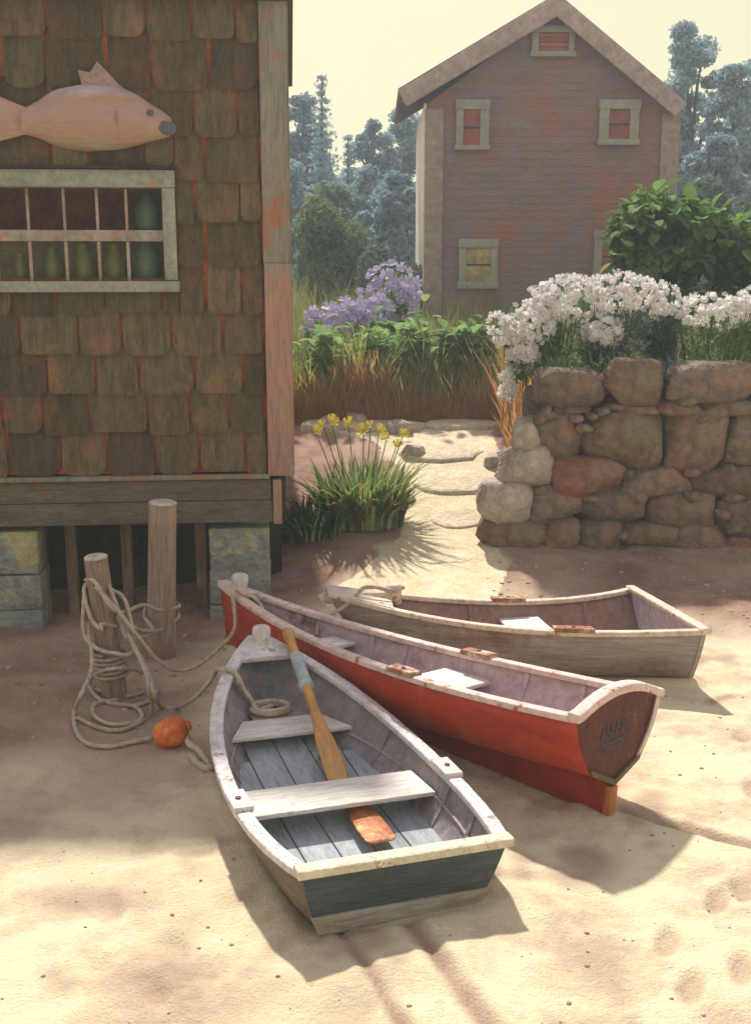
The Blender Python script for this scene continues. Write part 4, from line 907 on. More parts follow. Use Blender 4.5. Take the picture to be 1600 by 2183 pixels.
h3 = mat('olive grey hull', (.42, .37, .37), (.31, .27, .26), 2, .7, .35, 18, (1, .3, 3), patch=((.24, .13, .08), 1.6, .50, .68))
in3 = mat('rust brown inside', (.36, .20, .16), (.26, .15, .13), 3, .8, .3, 20, patch=((.28, .20, .18), 3, .5, .66))
lil = mat('lilac transom inside', (.58, .55, .66), (.46, .42, .52), 3, .7, .3); gw3 = mat('peach white gunwale', (.70, .58, .49), (.54, .44, .38), 3, .6, .3, 25, patch=((.36, .19, .11), 9, .60, .64))
Cb = Boat(BOATS['b3'], 'skiff', 'olive-brown skiff with cream gunwales, farthest boat below the stone wall', 'rowing boat', dead=0, bowrake=.25, zmid=(-.03, .0), bowh=.22, flare=.02, ends=.4)
Cb.hull(h3, in3); Cb.gunwale(gw3, .025, .055); Cb.transom(h3, inner=lil); Cb.cap(gw3, 0, .05, .03, .03, .05); Cb.floor(in3, .1, 2.2, Cb.zc + .05, 5)
Cb.thwart(tw, .95, 1.3, .27); Cb.thwart(tw, 1.8, 2.0, .27); Cb.ribs(in3, (.5, 1.55, 2.2), Cb.zc + .04)
Cb.rowlock(rb, iron, .95, -1, .3); Cb.rowlock(rb, iron, 1.2, 1, .3)
Cb.breasthook(gw3, 2.3); Cb.stem(h3)
box('bow_rail', -.035, .035, 2.20, 2.82, Cb.g[3] - .10, Cb.g[3] - .02, gw3, Cb.root, .012).rotation_euler = (0, 0, 0)
lathe('bow_post', [(.05, -.1), (.052, .0), (.06, .03), (.05, .055)], gw3, Cb.root, 14, (0, 2.25, Cb.g[3] - .02), .03, 2)
pst = Cb.W((0, 2.25, Cb.g[3] + .0))
def bpt(Bt, x, y, z): return Bt.W((x, y, z))
rope([pst + Vector((.07, .02, 0)), pst + Vector((.0, .075, .0)), pst + Vector((-.075, 0, -.0)), pst + Vector((0, -.08, -.0)), at(780, 1252, 8.55), at(748, 1283, 8.45), at(715, 1305, 8.35), bpt(B, .27, 2.85, .53), bpt(B, .20, 2.85, .50), bpt(B, .14, 2.8, .40)], "rope from the skiff's bow post down into the red boat")

# rope coil, oar and paddle inside the grey dinghy
rc = [bpt(A, -.30, 2.22, .36), bpt(A, -.16, 2.36, .33), bpt(A, -.05, 2.40, .2)]
pts = [gwp('b1', 2.33, -1, -.10, .02), gwp('b1', 2.32, -1, -.14, -.06), A.W((-.17, 2.30, .33)), A.W((-.14, 2.26, .275))]
for i in range(34):
    a = 1.2 + i * .62; rx, ry = .125 + .01 * math.sin(i), .085; pts.append(A.W((-.05 + rx * math.cos(a), 2.30 - .03 + ry * math.sin(a), .265 + .0009 * i)))
box('bow_platform', -.19, .19, 2.16, 2.44, .232, .244, in1, A.root, .003)
rope(pts, 'rope coil at the bow inside the grey dinghy', n=4, r=.017)
oarm = mat('varnished oar', (.60, .33, .09), (.45, .21, .05), 5, .4, .2, 30, (3, .4, 3), spec=.5); slv = mat('pale blue sleeve', (.46, .54, .56), (.34, .42, .45), 5, .6, .2); pad = mat('worn orange paddle', (.50, .17, .05), (.34, .10, .035), 4, .5, .2, 25, patch=((.66, .42, .12), 3, .5, .6))
def oar(name, tip, handle, m, blade_len, bw, r0, label, cat, sleeve=None, knob=True, hm=None):
    d = tip - handle; L_ = d.length; o = empty(name, handle, d.to_track_quat('Y', 'Z').to_euler(), label, cat)
    prof = [(.0, r0 * .5), (.012, r0 * 1.15), (.035, r0 * 1.35), (.07, r0 * 1.25), (.12, r0 * .95), (.3, r0 * 1.0), (L_ - blade_len, r0)] if knob else [(0, r0), (L_ - blade_len, r0)]
    ns = 14; V = []; Fc = []
    for y, r in prof:
        for k in range(ns): a = 2 * math.pi * k / ns; V.append((r * math.cos(a), y, r * math.sin(a)))
    for i in range(len(prof) - 1):
        for k in range(ns): a, b_ = i * ns + k, i * ns + (k + 1) % ns; Fc.append((a, a + ns, b_ + ns, b_))
    Fc += [tuple(range(ns)), tuple(range((len(prof) - 1) * ns, len(prof) * ns))[::-1]]
    mesh('shaft', V, Fc, hm or m, o, smooth=True)
    V = []; Fc = []; y0 = L_ - blade_len - .05
    BP = [(0, r0, r0), (.06, r0 * 1.1, r0 * .95), (.2, bw * .62, .014), (.45, bw * .9, .010), (.75, bw, .008), (.93, bw * .96, .006), (1, bw * .7, .004)]
    for f, hw_, th in BP:
        y = y0 + (blade_len + .05) * f
        for k in range(ns): a = 2 * math.pi * k / ns; V.append((hw_ * math.cos(a), y, th * math.sin(a)))
    for i in range(len(BP) - 1):
        for k in range(ns): a, b_ = i * ns + k, i * ns + (k + 1) % ns; Fc.append((a, a + ns, b_ + ns, b_))
    Fc += [tuple(range(ns)), tuple(range((len(BP) - 1) * ns, len(BP) * ns))[::-1]]
    mesh('blade', V, Fc, m, o, smooth=True)
    if sleeve:
        V = []; Fc = []
        for y, r in ((sleeve[0], r0 * 1.02), (sleeve[0] + .01, r0 * 1.3), (sleeve[1] - .05, r0 * 1.3), (sleeve[1] - .045, r0 * 1.55), (sleeve[1], r0 * 1.55), (sleeve[1] + .005, r0 * 1.02)):
            for k in range(ns): a = 2 * math.pi * k / ns; V.append((r * math.cos(a), y, r * math.sin(a)))
        for i in range(5):
            for k in range(ns): a, b_ = i * ns + k, i * ns + (k + 1) % ns; Fc.append((a, a + ns, b_ + ns, b_))
        mesh('sleeve', V, Fc, slv, o, smooth=True)
oar('oar', A.W((.125, 1.33, .125)), A.W((.19, 2.70, .665)), oarm, .62, .070, .033, 'wooden oar with pale blue sleeve leaning over the grey dinghy bow', 'oar', (.26, .60))
oar('paddle', A.W((.115, .60, .125)), A.W((.14, 1.75, .125)), pad, .52, .095, .02, 'orange paddle lying on the floor under the middle seat', 'paddle', knob=False)

# ------------------------------------------------------------------ vegetation
def leaves(name, C_, size, m, parent=None, kind='stuff', up=.3, aspect=.55, N_dir=None, seed=0):
    """one leaf = a folded rhombus; C_ = centres (n,3)"""
    r = np.random.default_rng(seed); n = len(C_); C_ = np.asarray(C_, float); d = r.normal(size=(n, 3)); d[:, 2] += up
    if N_dir is not None: d += N_dir
    d /= np.linalg.norm(d, axis=1)[:, None]; u = r.normal(size=(n, 3)); u -= (u * d).sum(1)[:, None] * d; u /= np.linalg.norm(u, axis=1)[:, None]; w_ = np.cross(d, u)
    s = (size * r.uniform(.55, 1.35, n))[:, None]
    V = np.stack([C_ - d * s * .5, C_ + u * s * aspect * .5 + w_ * s * .07, C_ + d * s * .5, C_ - u * s * aspect * .5 + w_ * s * .07], 1).reshape(-1, 3)
    Q = np.arange(4 * n).reshape(-1, 4); o = fastmesh(name, V, Q, m, parent)
    if kind: o['kind'] = kind
    return o
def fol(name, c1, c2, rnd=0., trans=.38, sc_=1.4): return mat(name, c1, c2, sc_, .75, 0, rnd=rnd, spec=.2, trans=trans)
blu = [fol('haze blue foliage', (.38, .53, .57), (.27, .38, .43)), fol('haze slate foliage', (.33, .46, .52), (.23, .33, .39)), fol('dull green foliage', (.23, .34, .22), (.13, .20, .13))]  # the blue of distance haze is partly put into these leaf colours
bark = mat('bark', (.12, .09, .07), (.06, .045, .035), 6, .9, .5, 12)
def tree(px, pytop, wpx, Yt, kind, mi, lab, seed, zbase=1.5, dens=1.0, low=.25):
    top = at(px, pytop, Yt); wr = wpx / F * Yt * .5; H_ = top.z - zbase; r = np.random.default_rng(seed); x0 = top.x
    o = empty('spruce_tree' if kind == 's' else 'leafy_tree', (x0, Yt, zbase), label=lab, cat='tree', group='hazy trees beyond the house')
    V = []; Fc = []
    tube('trunk', [(0, 0, -.3), (.05 * wr, 0, H_ * .3), (-.05 * wr, .1, H_ * .6), (0, 0, H_ * (.95 if kind == 's' else .8))], lambda t_: max(.02, .035 * H_ * (1 - t_) * (1.0 if kind != 's' else .7)), bark, o, 8)
    if kind == 's':
        P = []
        nl = int(H_ * 3.2)
        for k in range(nl):
            f = k / nl; z = H_ * (low + (1 - low) * f); rad = wr * (1 - f) ** .85 * r.uniform(.7, 1.12) + .05
            nb = int(6 + 9 * (1 - f))
            for j in range(nb):
                a = r.uniform(0, 6.28); rl = rad * r.uniform(.6, 1.1); q = int(26 * dens * (.35 + rl / max(wr, .1)))
                tt = r.uniform(.12, 1, q); P.append(np.stack([np.cos(a) * rl * tt + r.normal(0, .06 * wr, q), np.sin(a) * rl * tt + r.normal(0, .06 * wr, q), z - .32 * rl * tt + .15 * rl * tt ** 3 + r.normal(0, .05, q)], 1))
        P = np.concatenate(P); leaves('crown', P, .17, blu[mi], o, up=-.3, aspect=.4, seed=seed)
    else:
        P = []; nb = 62
        for j in range(nb):
            f = r.uniform(0, 1); a = r.uniform(0, 6.28); prof = math.sin(math.pi * (.14 + .80 * f)) ** .8; rad = wr * prof * r.uniform(0, 1) ** .5
            c_ = np.array([math.cos(a) * rad, math.sin(a) * rad, H_ * (low + (1.0 - low) * f)]); sz = wr * r.uniform(.16, .46) * (1.15 - .4 * f)
            if j < 9: tube('limb', [(0, 0, H_ * (low * .6 + .4 * f)), tuple(c_ * np.array([.6, .6, .9])), tuple(c_)], lambda t_: .05 * wr * (1 - t_) + .015, bark, o, 6)
            q = int(330 * dens); g = r.normal(size=(q, 3)); g /= np.linalg.norm(g, axis=1)[:, None]; g *= (r.uniform(.25, 1, q) ** .7)[:, None] * sz * 1.25; g[:, 2] *= .75; P.append(c_ + g)
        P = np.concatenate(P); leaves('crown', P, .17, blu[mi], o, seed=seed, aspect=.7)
TR = [(686, 148, 150, 46, 's', 0, 'tall pointed spruce nearest the shack corner'), (640, 215, 130, 50, 'd', 1, 'round-topped hazy tree half hidden by shack corner'), (742, 275, 110, 44, 's', 0, 'lower spruce just right of the tallest pointed one'),
      (800, 262, 130, 47, 'd', 1, 'bluish tree mid-way between spruce and house'), (862, 245, 130, 50, 'd', 0, 'bluish tree close to the left wall of the house'), (905, 300, 100, 43, 's', 1, 'small spruce touching house corner'),
      (700, 400, 150, 37, 'd', 2, 'dull green tree in front of the pointed spruce'), (840, 380, 140, 36, 'd', 1, 'dark slate tree with bare limbs left of house'), (770, 345, 120, 40, 'd', 0, 'grey-blue tree between the two spruces'),
      (1482, 58, 175, 43, 'd', 0, 'tallest hazy tree right of the house roof'), (1570, 150, 150, 40, 'd', 1, 'broad slate tree at far right'), (1430, 190, 130, 47, 'd', 0, 'blue tree just behind the right eave'), (1530, 300, 150, 34, 'd', 1, 'dark tree above the green shrub'), (1640, 110, 170, 46, 'd', 0, 'pale tree cut off by right edge'),
      (600, 330, 140, 42, 'd', 1, 'tree hidden mostly behind shack corner'), (1720, 200, 200, 42, 'd', 1, 'tree outside right of the view'), (480, 200, 180, 48, 'd', 0, 'tree behind the shack roof')]
for i, a in enumerate(TR): tree(a[0], a[1], a[2], a[3], a[4], a[5], a[6], 900 + i, low=.12 if a[4] == 's' else .1, dens=1.0)
# far-off wood, one mass behind everything
n = 60000; r = np.random.default_rng(4); x = r.uniform(-75, 85, n); hh = 7.5 + 2.5 * vnoise(x, x * 0, 5, 7) + 2.0 * vnoise(x, x * 0, 1.8, 8)
z = 1.2 + hh * r.uniform(0, 1, n) ** .8 * .62; y = 64 + r.uniform(0, 10, n) + 3 * vnoise(x, z, 2.5, 9)
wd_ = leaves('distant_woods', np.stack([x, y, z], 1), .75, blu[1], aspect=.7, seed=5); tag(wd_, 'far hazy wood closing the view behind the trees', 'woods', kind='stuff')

gsoft = fol('undergrowth green', (.18, .26, .12), (.10, .15, .07)); gbri = fol('bright shrub green', (.25, .40, .12), (.11, .21, .06), rnd=.3, trans=.4); gmid = fol('plant green', (.24, .38, .14), (.12, .21, .08), rnd=.2, trans=.4)
gstem = mat('green stem', (.12, .16, .05), (.07, .10, .03), 6, .8, 0); gblu = fol('grey green leaf', (.17, .24, .20), (.10, .15, .12), rnd=.1)
def blob_pts(c_, rad, n, r, shell=.45):
    g = r.normal(size=(n, 3)); g /= np.linalg.norm(g, axis=1)[:, None]; g *= (r.uniform(.1, 1, n) ** shell)[:, None]; return np.array(c_) + g * np.array(rad)
def bush(name, boxes, Yb, depth, m, size, n, lab, cat, grp, seed):
    """boxes: (px0,py0,px1,py1) blobs seen at distance Yb"""
    r = np.random.default_rng(seed); P = []; cx = np.mean([at((b[0] + b[2]) / 2, b[3], Yb).x for b in boxes]); zg = float(gz(cx, Yb)); o = empty(name, (cx, Yb, zg), label=lab, cat=cat, group=grp)
    for k, b in enumerate(boxes):
        a, d = at(b[0], b[3], Yb), at(b[2], b[1], Yb); c_ = ((a.x + d.x) / 2 - cx, r.uniform(-.3, .3) * depth, (a.z + d.z) / 2 - zg); P.append(blob_pts(c_, (abs(d.x - a.x) / 2 * 1.05, depth, abs(d.z - a.z) / 2 * 1.05), n, r))
        tube('stem', [(c_[0] * .3, 0, -.1), (c_[0] * .6, 0, c_[2] * .5), tuple(c_)], .02 + .01 * (k == 0), bark, o, 6)
    P = np.concatenate(P); P = P[P[:, 2] > 0]; leaves('foliage', P, size, m, o, seed=seed); return o
bush('bush', [(630, 420, 730, 560), (650, 520, 760, 660), (700, 470, 790, 620)], 30, 1.2, gsoft, .17, 2600, 'dull green bush behind the purple flowers, against the shack', 'bush', 'soft bushes behind the flower bed', 21)
bush('bush', [(760, 520, 850, 680), (820, 560, 920, 700)], 28, 1.0, fol('dark bush', (.14, .20, .13), (.08, .12, .09)), .16, 2600, 'darker bush left of the house corner', 'bush', 'soft bushes behind the flower bed', 22)
bush('bush', [(1440, 380, 1560, 560), (1540, 420, 1660, 620)], 24, 1.0, fol('dark bush', (.14, .20, .13), (.08, .12, .09)), .16, 2600, 'dark bush behind the bright shrub right of house', 'bush', 'soft bushes behind the flower bed', 23)

def leaf_proto(name, m, L_=.16, W_=.07, droop=.25):
    V = []; Fc = []; n = 5
    for i in range(n + 1):
        f = i / n; w_ = W_ * math.sin(math.pi * min(1, .08 + .92 * f)) ** .8 * (1 if f < 1 else 0); z = -droop * L_ * f * f
        V += [(-w_, L_ * f, z + w_ * .35), (0, L_ * f, z), (w_, L_ * f, z + w_ * .35)]
    for i in range(n):
        a = i * 3; Fc += [(a, a + 1, a + 4, a + 3), (a + 1, a + 2, a + 5, a + 4)]
    me = bpy.data.meshes.new(name); me.from_pydata(V, [], Fc); me.materials.append(m); me.polygons.foreach_set('use_smooth', [True] * len(me.polygons)); return me
def inst(name, me, parent, loc, rot, s=1):
    o = bpy.data.objects.new(name, me); col.objects.link(o); o.parent = parent; o.location = loc; o.rotation_euler = rot; o.scale = (s, s, s); return o
# bright big-leaved shrub at the right, single leaves in front of an inner mass
r = np.random.default_rng(40); YS = 15.4
shr_boxes = [(1295, 440, 1400, 560), (1330, 400, 1450, 520), (1420, 430, 1540, 540), (1360, 500, 1500, 620), (1480, 460, 1620, 600), (1300, 520, 1420, 610), (1560, 520, 1680, 620), (1340, 590, 1480, 720), (1480, 590, 1640, 740)]
shr = bush('leafy_shrub', shr_boxes, YS, .55, gbri, .13, 1500, 'bright green large-leaved shrub above the stone wall', 'shrub', None, 41)
lp = [leaf_proto('leaf', gbri, .24, .085), leaf_proto('leaf', gbri, .17, .07, .4)]
for i in range(290):
    b = shr_boxes[r.integers(len(shr_boxes))]; a, d = at(b[0], b[3], YS), at(b[2], b[1], YS); c_ = Vector(((a.x + d.x) / 2, YS, (a.z + d.z) / 2)); g = Vector(r.normal(size=3)); g.y = -abs(g.y) * 1.2; g.z = abs(g.z) * .9 - .15; g.normalize()
    p_ = c_ + Vector((g.x * (d.x - a.x) / 2, g.y * .62, g.z * (d.z - a.z) / 2)) * r.uniform(.9, 1.12) - shr.location
    dr = (g + Vector((0, -.2, -.35)) + Vector(r.normal(size=3)) * .35).normalized(); e_ = dr.to_track_quat('Y', 'Z').to_euler(); inst('leaf', lp[i % 2], shr, p_, e_, r.uniform(.7, 1.25))

def flower_proto(name, m, R_=.05, n=6, cup=.3, mc=None):
    V = [(0, 0, 0)]; Fc = []; mi = []
    for k in range(n):
        a = 2 * math.pi * k / n; s_ = .52; i0 = len(V)
        V += [(R_ * .55 * math.cos(a - s_), R_ * .55 * math.sin(a - s_), R_ * cup * .5), (R_ * math.cos(a - .36), R_ * math.sin(a - .36), R_ * cup), (R_ * math.cos(a + .36), R_ * math.sin(a + .36), R_ * cup), (R_ * .55 * math.cos(a + s_), R_ * .55 * math.sin(a + s_), R_ * cup * .5)]
        Fc.append((0, i0, i0 + 1, i0 + 2, i0 + 3)); mi.append(0)
    i0 = len(V)
    for k in range(5): V.append((R_ * .18 * math.cos(k * 1.2566), R_ * .18 * math.sin(k * 1.2566), R_ * .12))
    Fc.append(tuple(range(i0, i0 + 5))); mi.append(1)
    me = bpy.data.meshes.new(name); me.from_pydata(V, [], Fc); me.materials.append(m); me.materials.append(mc or m)
    for p_, q in zip(me.polygons, mi): p_.material_index = q
    return me
whi = mat('white petal', (.90, .88, .87), (.82, .79, .82), 8, .6, 0, rnd=.05, trans=.45); yc = mat('flower centre', (.60, .45, .10), (.5, .35, .08), 8, .7, 0)
lav = mat('lilac petal', (.60, .54, .76), (.50, .44, .68), 5, .6, 0, rnd=.15, trans=.3); ylw = mat('yellow petal', (.78, .68, .10), (.65, .52, .06), 5, .6, 0, trans=.3)
fw = [flower_proto('blossom', whi, .050, 5, .3, yc), flower_proto('blossom', whi, .040, 6, .6, yc)]; fv = [flower_proto('blossom', lav, .075, 5, .4), flower_proto('blossom', lav, .06, 6, .6)]
def flower_plant(boxes, Yb, depth, nfl, protos, m, lab, name, cat, grp, seed, leaf=.09, nleaf=900, scale=1., topbias=.3, lm=None, drop=60):
    r = np.random.default_rng(seed); cx = np.mean([at((b[0] + b[2]) / 2, b[3], Yb).x for b in boxes]); zg = float(gz(cx, Yb)); o = empty(name, (cx, Yb, zg), label=lab, cat=cat, group=grp)
    P = []; A_ = np.array([abs((b[2] - b[0]) * (b[3] - b[1])) for b in boxes], float); A_ /= A_.sum(); V = []; Fc = []
    for b in boxes:
        a, d = at(b[0], b[3] + drop, Yb), at(b[2], b[1] + 10, Yb); c_ = ((a.x + d.x) / 2 - cx, .05, (a.z + d.z) / 2 - zg); P.append(blob_pts(c_, (abs(d.x - a.x) / 2, depth * .9, abs(d.z - a.z) / 2), nleaf, r))
    P = np.concatenate(P); P = P[P[:, 2] > -.05 + 0 * P[:, 2]]; leaves('foliage', P, leaf, m, o, seed=seed, aspect=.35, up=.8)
    for i in range(nfl):
        b = boxes[r.choice(len(boxes), p=A_)]; u, v = r.uniform(-1, 1), r.uniform(-1, 1)
        while u * u + v * v > 1: u, v = r.uniform(-1, 1), r.uniform(-1, 1)
        px, py = (b[0] + b[2]) / 2 + u * (b[2] - b[0]) / 2, (b[1] + b[3]) / 2 + v * (b[3] - b[1]) / 2
        yy = Yb - depth * math.sqrt(max(0, 1 - u * u - v * v)) * r.uniform(.85, 1.1) + depth * .25 * (1 - (v + 1) / 2); p_ = at(px, py, yy)
        dr = Vector((u * .5 + r.normal() * .3, -1 + r.normal() * .25, .55 - v * .5 + r.normal() * .25)); inst('blossom', protos[i % 2], o, p_ - o.location, dr.to_track_quat('Z', 'Y').to_euler(), r.uniform(.6, 1.35) * scale)
        if i % 6 == 0:
            q = p_ - o.location; tube_pts = [(q.x * .8, .08, max(0, q.z - .55)), (q.x * .93, q.y * .5, q.z - .25), (q.x, q.y + .01, q.z - .01)]
            n0_ = len(V)
            for a_ in tube_pts:
                for dx, dy in ((-.005, 0), (.005, 0), (0, .007)): V.append((a_[0] + dx, a_[1] + dy, a_[2]))
            for s_ in range(2):
                for j in range(3): Fc.append((n0_ + s_ * 3 + j, n0_ + s_ * 3 + (j + 1) % 3, n0_ + s_ * 3 + 3 + (j + 1) % 3, n0_ + s_ * 3 + 3 + j))
    st = mesh('stems', V, Fc, gstem, o); st['kind'] = 'stuff'; return o
G_ = 'white flowering plants on the stone wall'
flower_plant([(1065, 640, 1180, 740), (1080, 700, 1150, 790)], 12.75, .30, 200, fw, gmid, 'white flowering plant spilling over left end of wall', 'flowering_plant', 'flowering plant', G_, 51, drop=20)
flower_plant([(1062, 770, 1105, 858), (1040, 660, 1100, 740)], 12.7, .16, 60, fw, gmid, 'low white flowers trailing down left of the wall end', 'flowering_plant', 'flowering plant', G_, 52, nleaf=260, drop=0, leaf=.06)
flower_plant([(1150, 585, 1280, 690), (1120, 600, 1200, 700)], 12.9, .34, 235, fw, gmid, 'white flowering plant standing highest in front of house', 'flowering_plant', 'flowering plant', G_, 53, drop=120, nleaf=1100)
flower_plant([(1250, 580, 1400, 670), (1240, 660, 1330, 740)], 12.8, .34, 235, fw, gblu, 'white flowering plant in middle of wall top with grey-green leaves', 'flowering_plant', 'flowering plant', G_, 54, drop=110, nleaf=1200)
flower_plant([(1370, 600, 1450, 680)], 12.9, .25, 70, fw, gblu, 'sparse white flowers under the bright shrub', 'flowering_plant', 'flowering plant', G_, 55, drop=130, nleaf=1300, leaf=.11)
flower_plant([(1440, 625, 1600, 700), (1560, 610, 1680, 690)], 12.8, .32, 200, fw, gmid, 'white flowering plant at right end below the shrub', 'flowering_plant', 'flowering plant', G_, 56, drop=110, nleaf=1100)
# strap leaves along the wall top
def blades(name, base, n, h, spread, m, seed, w=.012, lean=.5, parent=None, seg=5, rx=.3, ry=.2):
    r = np.random.default_rng(seed); V = []; Q = []
    for i in range(n):
        a = r.uniform(0, 6.28); q = r.uniform(0, 1) ** .5; b = np.array(base) + np.array([math.cos(a) * q * rx, math.sin(a) * q * ry, 0]); az = a + r.normal() * .5; ln = h * r.uniform(.5, 1.15); le = lean * r.uniform(.2, 1.2) * (.4 + q); wv = w * r.uniform(.6, 1.3); t_ = az + 1.57
        for k in range(seg + 1):
            f = k / seg; out_ = ln * le * f * f * spread; z = ln * (f - .35 * le * f ** 3); ww = wv * (1 - f ** 2.2) + .001
            c_ = b + np.array([math.cos(az) * out_, math.sin(az) * out_, z]); d_ = np.array([math.cos(t_) * ww, math.sin(t_) * ww, 0]); V += [c_ - d_, c_ + d_]
        n0_ = i * (seg + 1) * 2
        for k in range(seg): a_ = n0_ + k * 2; Q.append((a_, a_ + 1, a_ + 3, a_ + 2))
    return fastmesh(name, V, Q, m, parent)
for i, (px, py, Yb, m, lab) in enumerate(((1210, 800, 12.35, gmid, 'tuft of green strap leaves hanging over top left stone'), (1430, 785, 12.3, gblu, 'tuft of blue-green leaves over the middle top stones'), (1545, 800, 12.3, gmid, 'tuft of green leaves over the right top stones'), (1320, 770, 12.4, gmid, 'tuft of green leaves between the white flowers'))):
    p_ = at(px, py, Yb); z0 = 1.85; o = empty('leafy_tuft', (p_.x, Yb, z0), label=lab, cat='plant', group='leafy tufts along the wall top'); bl = blades('leaf_blades', (0, 0, 0), 110, .42, 1.2, m, 60 + i, .016, .9, o, rx=.4, ry=.12); bl['kind'] = 'stuff'
# flower bed beyond the path
G2 = 'purple flowering plants in the far bed'
flower_plant([(780, 560, 900, 650), (800, 600, 890, 700)], 19.3, .35, 75, fv, gmid, 'tall purple flowering plant beside the house corner', 'flowering_plant', 'flowering plant', G2, 71, drop=120, scale=1.25, leaf=.12)
flower_plant([(690, 640, 790, 710), (740, 620, 830, 700)], 18.9, .35, 70, fv, gmid, 'lower purple flowering plant near the shack', 'flowering_plant', 'flowering plant', G2, 72, drop=110, scale=1.25, leaf=.12)
flower_plant([(640, 660, 700, 720)], 19.0, .25, 16, fv, gmid, 'small purple flowers tucked against the shack corner', 'flowering_plant', 'flowering plant', G2, 73, drop=90, scale=1.1, leaf=.12, nleaf=600)
gbed = fol('bed plant green', (.34, .46, .17), (.17, .28, .10), rnd=.35, trans=.5); lp2 = [leaf_proto('leaf', gbed, .20, .07, .3), leaf_proto('leaf', gbed, .15, .06, .2)]
for i, (bx, Yb, lab) in enumerate((([(650, 700, 735, 800), (655, 770, 720, 862)], 16.9, 'leafy green plant at left of the far bed'), ([(725, 725, 800, 820), (765, 700, 850, 790)], 17.0, 'leafy green plant second from shack in the far bed'), ([(840, 680, 925, 770), (850, 745, 930, 840)], 17.1, 'leafy green plant below the tall purple flowers'), ([(925, 700, 1010, 765), (985, 690, 1060, 770)], 17.1, 'leafy green plant under the lower house window'))):
    o = bush('leafy_plant', bx, Yb, .45, gbed, .13, 420, lab, 'plant', 'leafy plants in the far bed', 80 + i); r = np.random.default_rng(80 + i)
    for k in range(110):
        b = bx[k % 2]; p_ = at((b[0] + b[2]) / 2 + r.normal() * (b[2] - b[0]) * .36, (b[1] + b[3]) / 2 + r.normal() * (b[3] - b[1]) * .36, Yb - r.uniform(.0, .5)); dr = Vector((r.normal() * .9, -.45, r.normal() * .5 + .35)); inst('leaf', lp2[k % 2], o, p_ - o.location, dr.to_track_quat('Y', 'Z').to_euler(), r.uniform(.7, 1.3))
ochre = fol('dry ochre grass', (.58, .33, .12), (.40, .17, .06), sc_=3, trans=.5); oliv = fol('olive grass', (.30, .31, .10), (.17, .18, .06), sc_=3)
yg0 = fol('yellow green stalk', (.46, .48, .16), (.28, .34, .10), trans=.5)
def mead(name, x0, x1, y0, y1, n, h, m, seed, lab, cat):
    r = np.random.default_rng(seed); V = []; Q = []; seg = 4; xs_ = r.uniform(x0, x1, n); ys_ = r.uniform(y0, y1, n); zs = gz(xs_, ys_)
    for i in range(n):
        az = r.uniform(0, 6.28); ln = h * r.uniform(.35, 1.15) * (.45 + 1.25 * float(vnoise(xs_[i], ys_[i], .45, 33))); le = r.uniform(.05, .5); wv = .010 * r.uniform(.6, 1.5)
        for k in range(seg + 1):
            f = k / seg; o_ = ln * le * f * f; ww = wv * (1 - f ** 2) + .0015; c_ = (xs_[i] + math.cos(az) * o_, ys_[i] + math.sin(az) * o_, zs[i] - .03 + ln * f); V += [(c_[0] - ww, c_[1], c_[2]), (c_[0] + ww, c_[1], c_[2])]
        n0_ = i * (seg + 1) * 2
        for k in range(seg): a_ = n0_ + k * 2; Q.append((a_, a_ + 1, a_ + 3, a_ + 2))
    o = fastmesh(name, V, Q, m); return tag(o, lab, cat, kind='stuff')
mead('dry_grass', -1.6, 2.4, 16.4, 17.2, 4200, .62, ochre, 91, 'tall dry ochre grass at the foot of the far bed', 'grass')
mead('tall_grass', -1.8, 2.2, 16.5, 18.6, 4200, .85, oliv, 92, 'olive grass mixed into the far bed', 'grass')
mead('green_stalks', -1.5, 2.0, 16.2, 16.9, 2000, .85, yg0, 95, 'yellow-green stalks in front of the leafy plants of the far bed', 'grass')
mead('dry_reeds', -1.4, 2.0, 16.15, 16.7, 4200, .62, ochre, 96, 'front fringe of orange-brown dry reeds behind the path top', 'reeds')
mead('dry_stalks', 1.75, 2.5, 13.6, 15.9, 1100, .85, ochre, 94, 'rusty dry stalks under the trailing white flowers beside the wall end', 'grass')
mead('meadow_grass', -9, 3, 18.6, 36, 9000, .8, oliv, 97, 'olive meadow grass between the far bed and the hazy trees', 'grass')
mead('short_grass', 1.9, 8, 13.0, 24, 5000, .35, oliv, 93, 'short grass on the terrace behind the stone wall', 'grass')
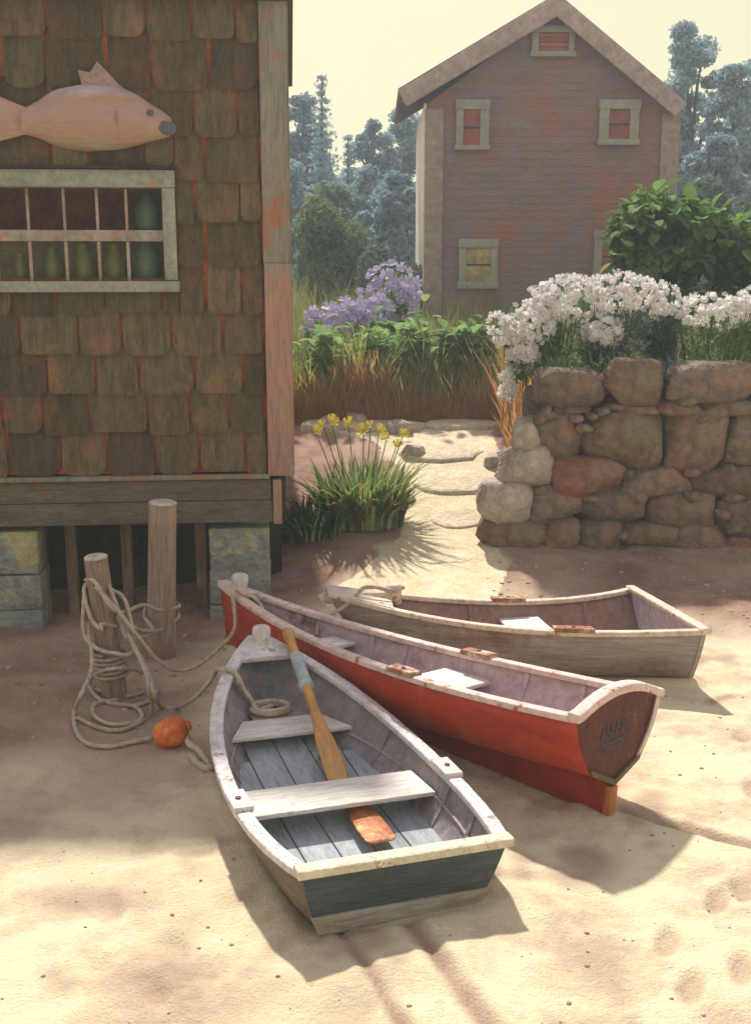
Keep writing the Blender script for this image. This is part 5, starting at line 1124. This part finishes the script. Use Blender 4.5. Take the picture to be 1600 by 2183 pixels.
# yellow-flowered clump by the shack corner
p_ = at(770, 1118, 12.5); zg = float(gz(p_.x, 12.5)); cl_ = empty('yellow_flower_clump', (p_.x, 12.5, zg), label='clump of strap leaves with yellow flowers between shack corner and path', cat='flowering plant')
redg = fol('reddish blade', (.26, .08, .03), (.16, .05, .02)); yg = fol('yellow green blade', (.42, .44, .12), (.24, .28, .07)); dg = fol('deep green blade', (.07, .13, .03), (.04, .075, .02))
for (m, n, h, s_) in ((dg, 150, .65, 1), (gmid, 200, .78, 2), (yg, 200, .86, 3), (redg, 150, .55, 4)): b = blades('leaf_blades', (0, 0, 0), n, h, .9, m, 100 + s_, .024, .7, cl_, rx=.48, ry=.32); b['kind'] = 'stuff'
fy = [flower_proto('blossom', ylw, .085, 6, .5), flower_proto('blossom', ylw, .07, 5, .9)]; r = np.random.default_rng(6)
for i, (px, py) in enumerate(((672, 918), (690, 908), (706, 898), (742, 905), (775, 918), (790, 908), (808, 918), (824, 935), (860, 925), (845, 950))):
    q = at(px, py, 12.45 + r.uniform(-.25, .25)) - cl_.location; dr = Vector((r.normal() * .5, -.8, .7)); inst('blossom', fy[i % 2], cl_, q, dr.to_track_quat('Z', 'Y').to_euler(), r.uniform(.7, 1.1)); tube('flower_stalk', [(q.x * .35, 0, 0), (q.x * .6, q.y * .4, q.z * .5), tuple(q)], .006, gstem, cl_, 5)
p_ = at(640, 1075, 12.2); zg = float(gz(p_.x, 12.2)); o = empty('grass_tuft', (p_.x, 12.2, zg), label='low dark green tuft hard against the shack corner', cat='grass tuft'); b = blades('leaf_blades', (0, 0, 0), 170, .5, 1.1, dg, 120, .018, .9, o, rx=.35, ry=.3); b['kind'] = 'stuff'
b = blades('leaf_blades', (.1, 0, 0), 60, .4, 1.1, gmid, 121, .018, .9, o, rx=.35, ry=.3); b['kind'] = 'stuff'

# ------------------------------------------------------------------ haze
hm_ = bpy.data.materials.new('haze'); hm_.use_nodes = True; t = hm_.node_tree; t.nodes.remove(t.nodes['Principled BSDF']); pv = t.nodes.new('ShaderNodeVolumePrincipled')
pv.inputs['Color'].default_value = (.68, .82, .96, 1); pv.inputs['Density'].default_value = .0030; pv.inputs['Anisotropy'].default_value = .2; t.links.new(pv.outputs[0], t.nodes['Material Output'].inputs['Volume'])
hz = box('haze', -430, 430, -70, 720, -1.6, 17, hm_, bv=0); hz['kind'] = 'stuff'
hz['label'] = 'pale haze in the air over the whole place'
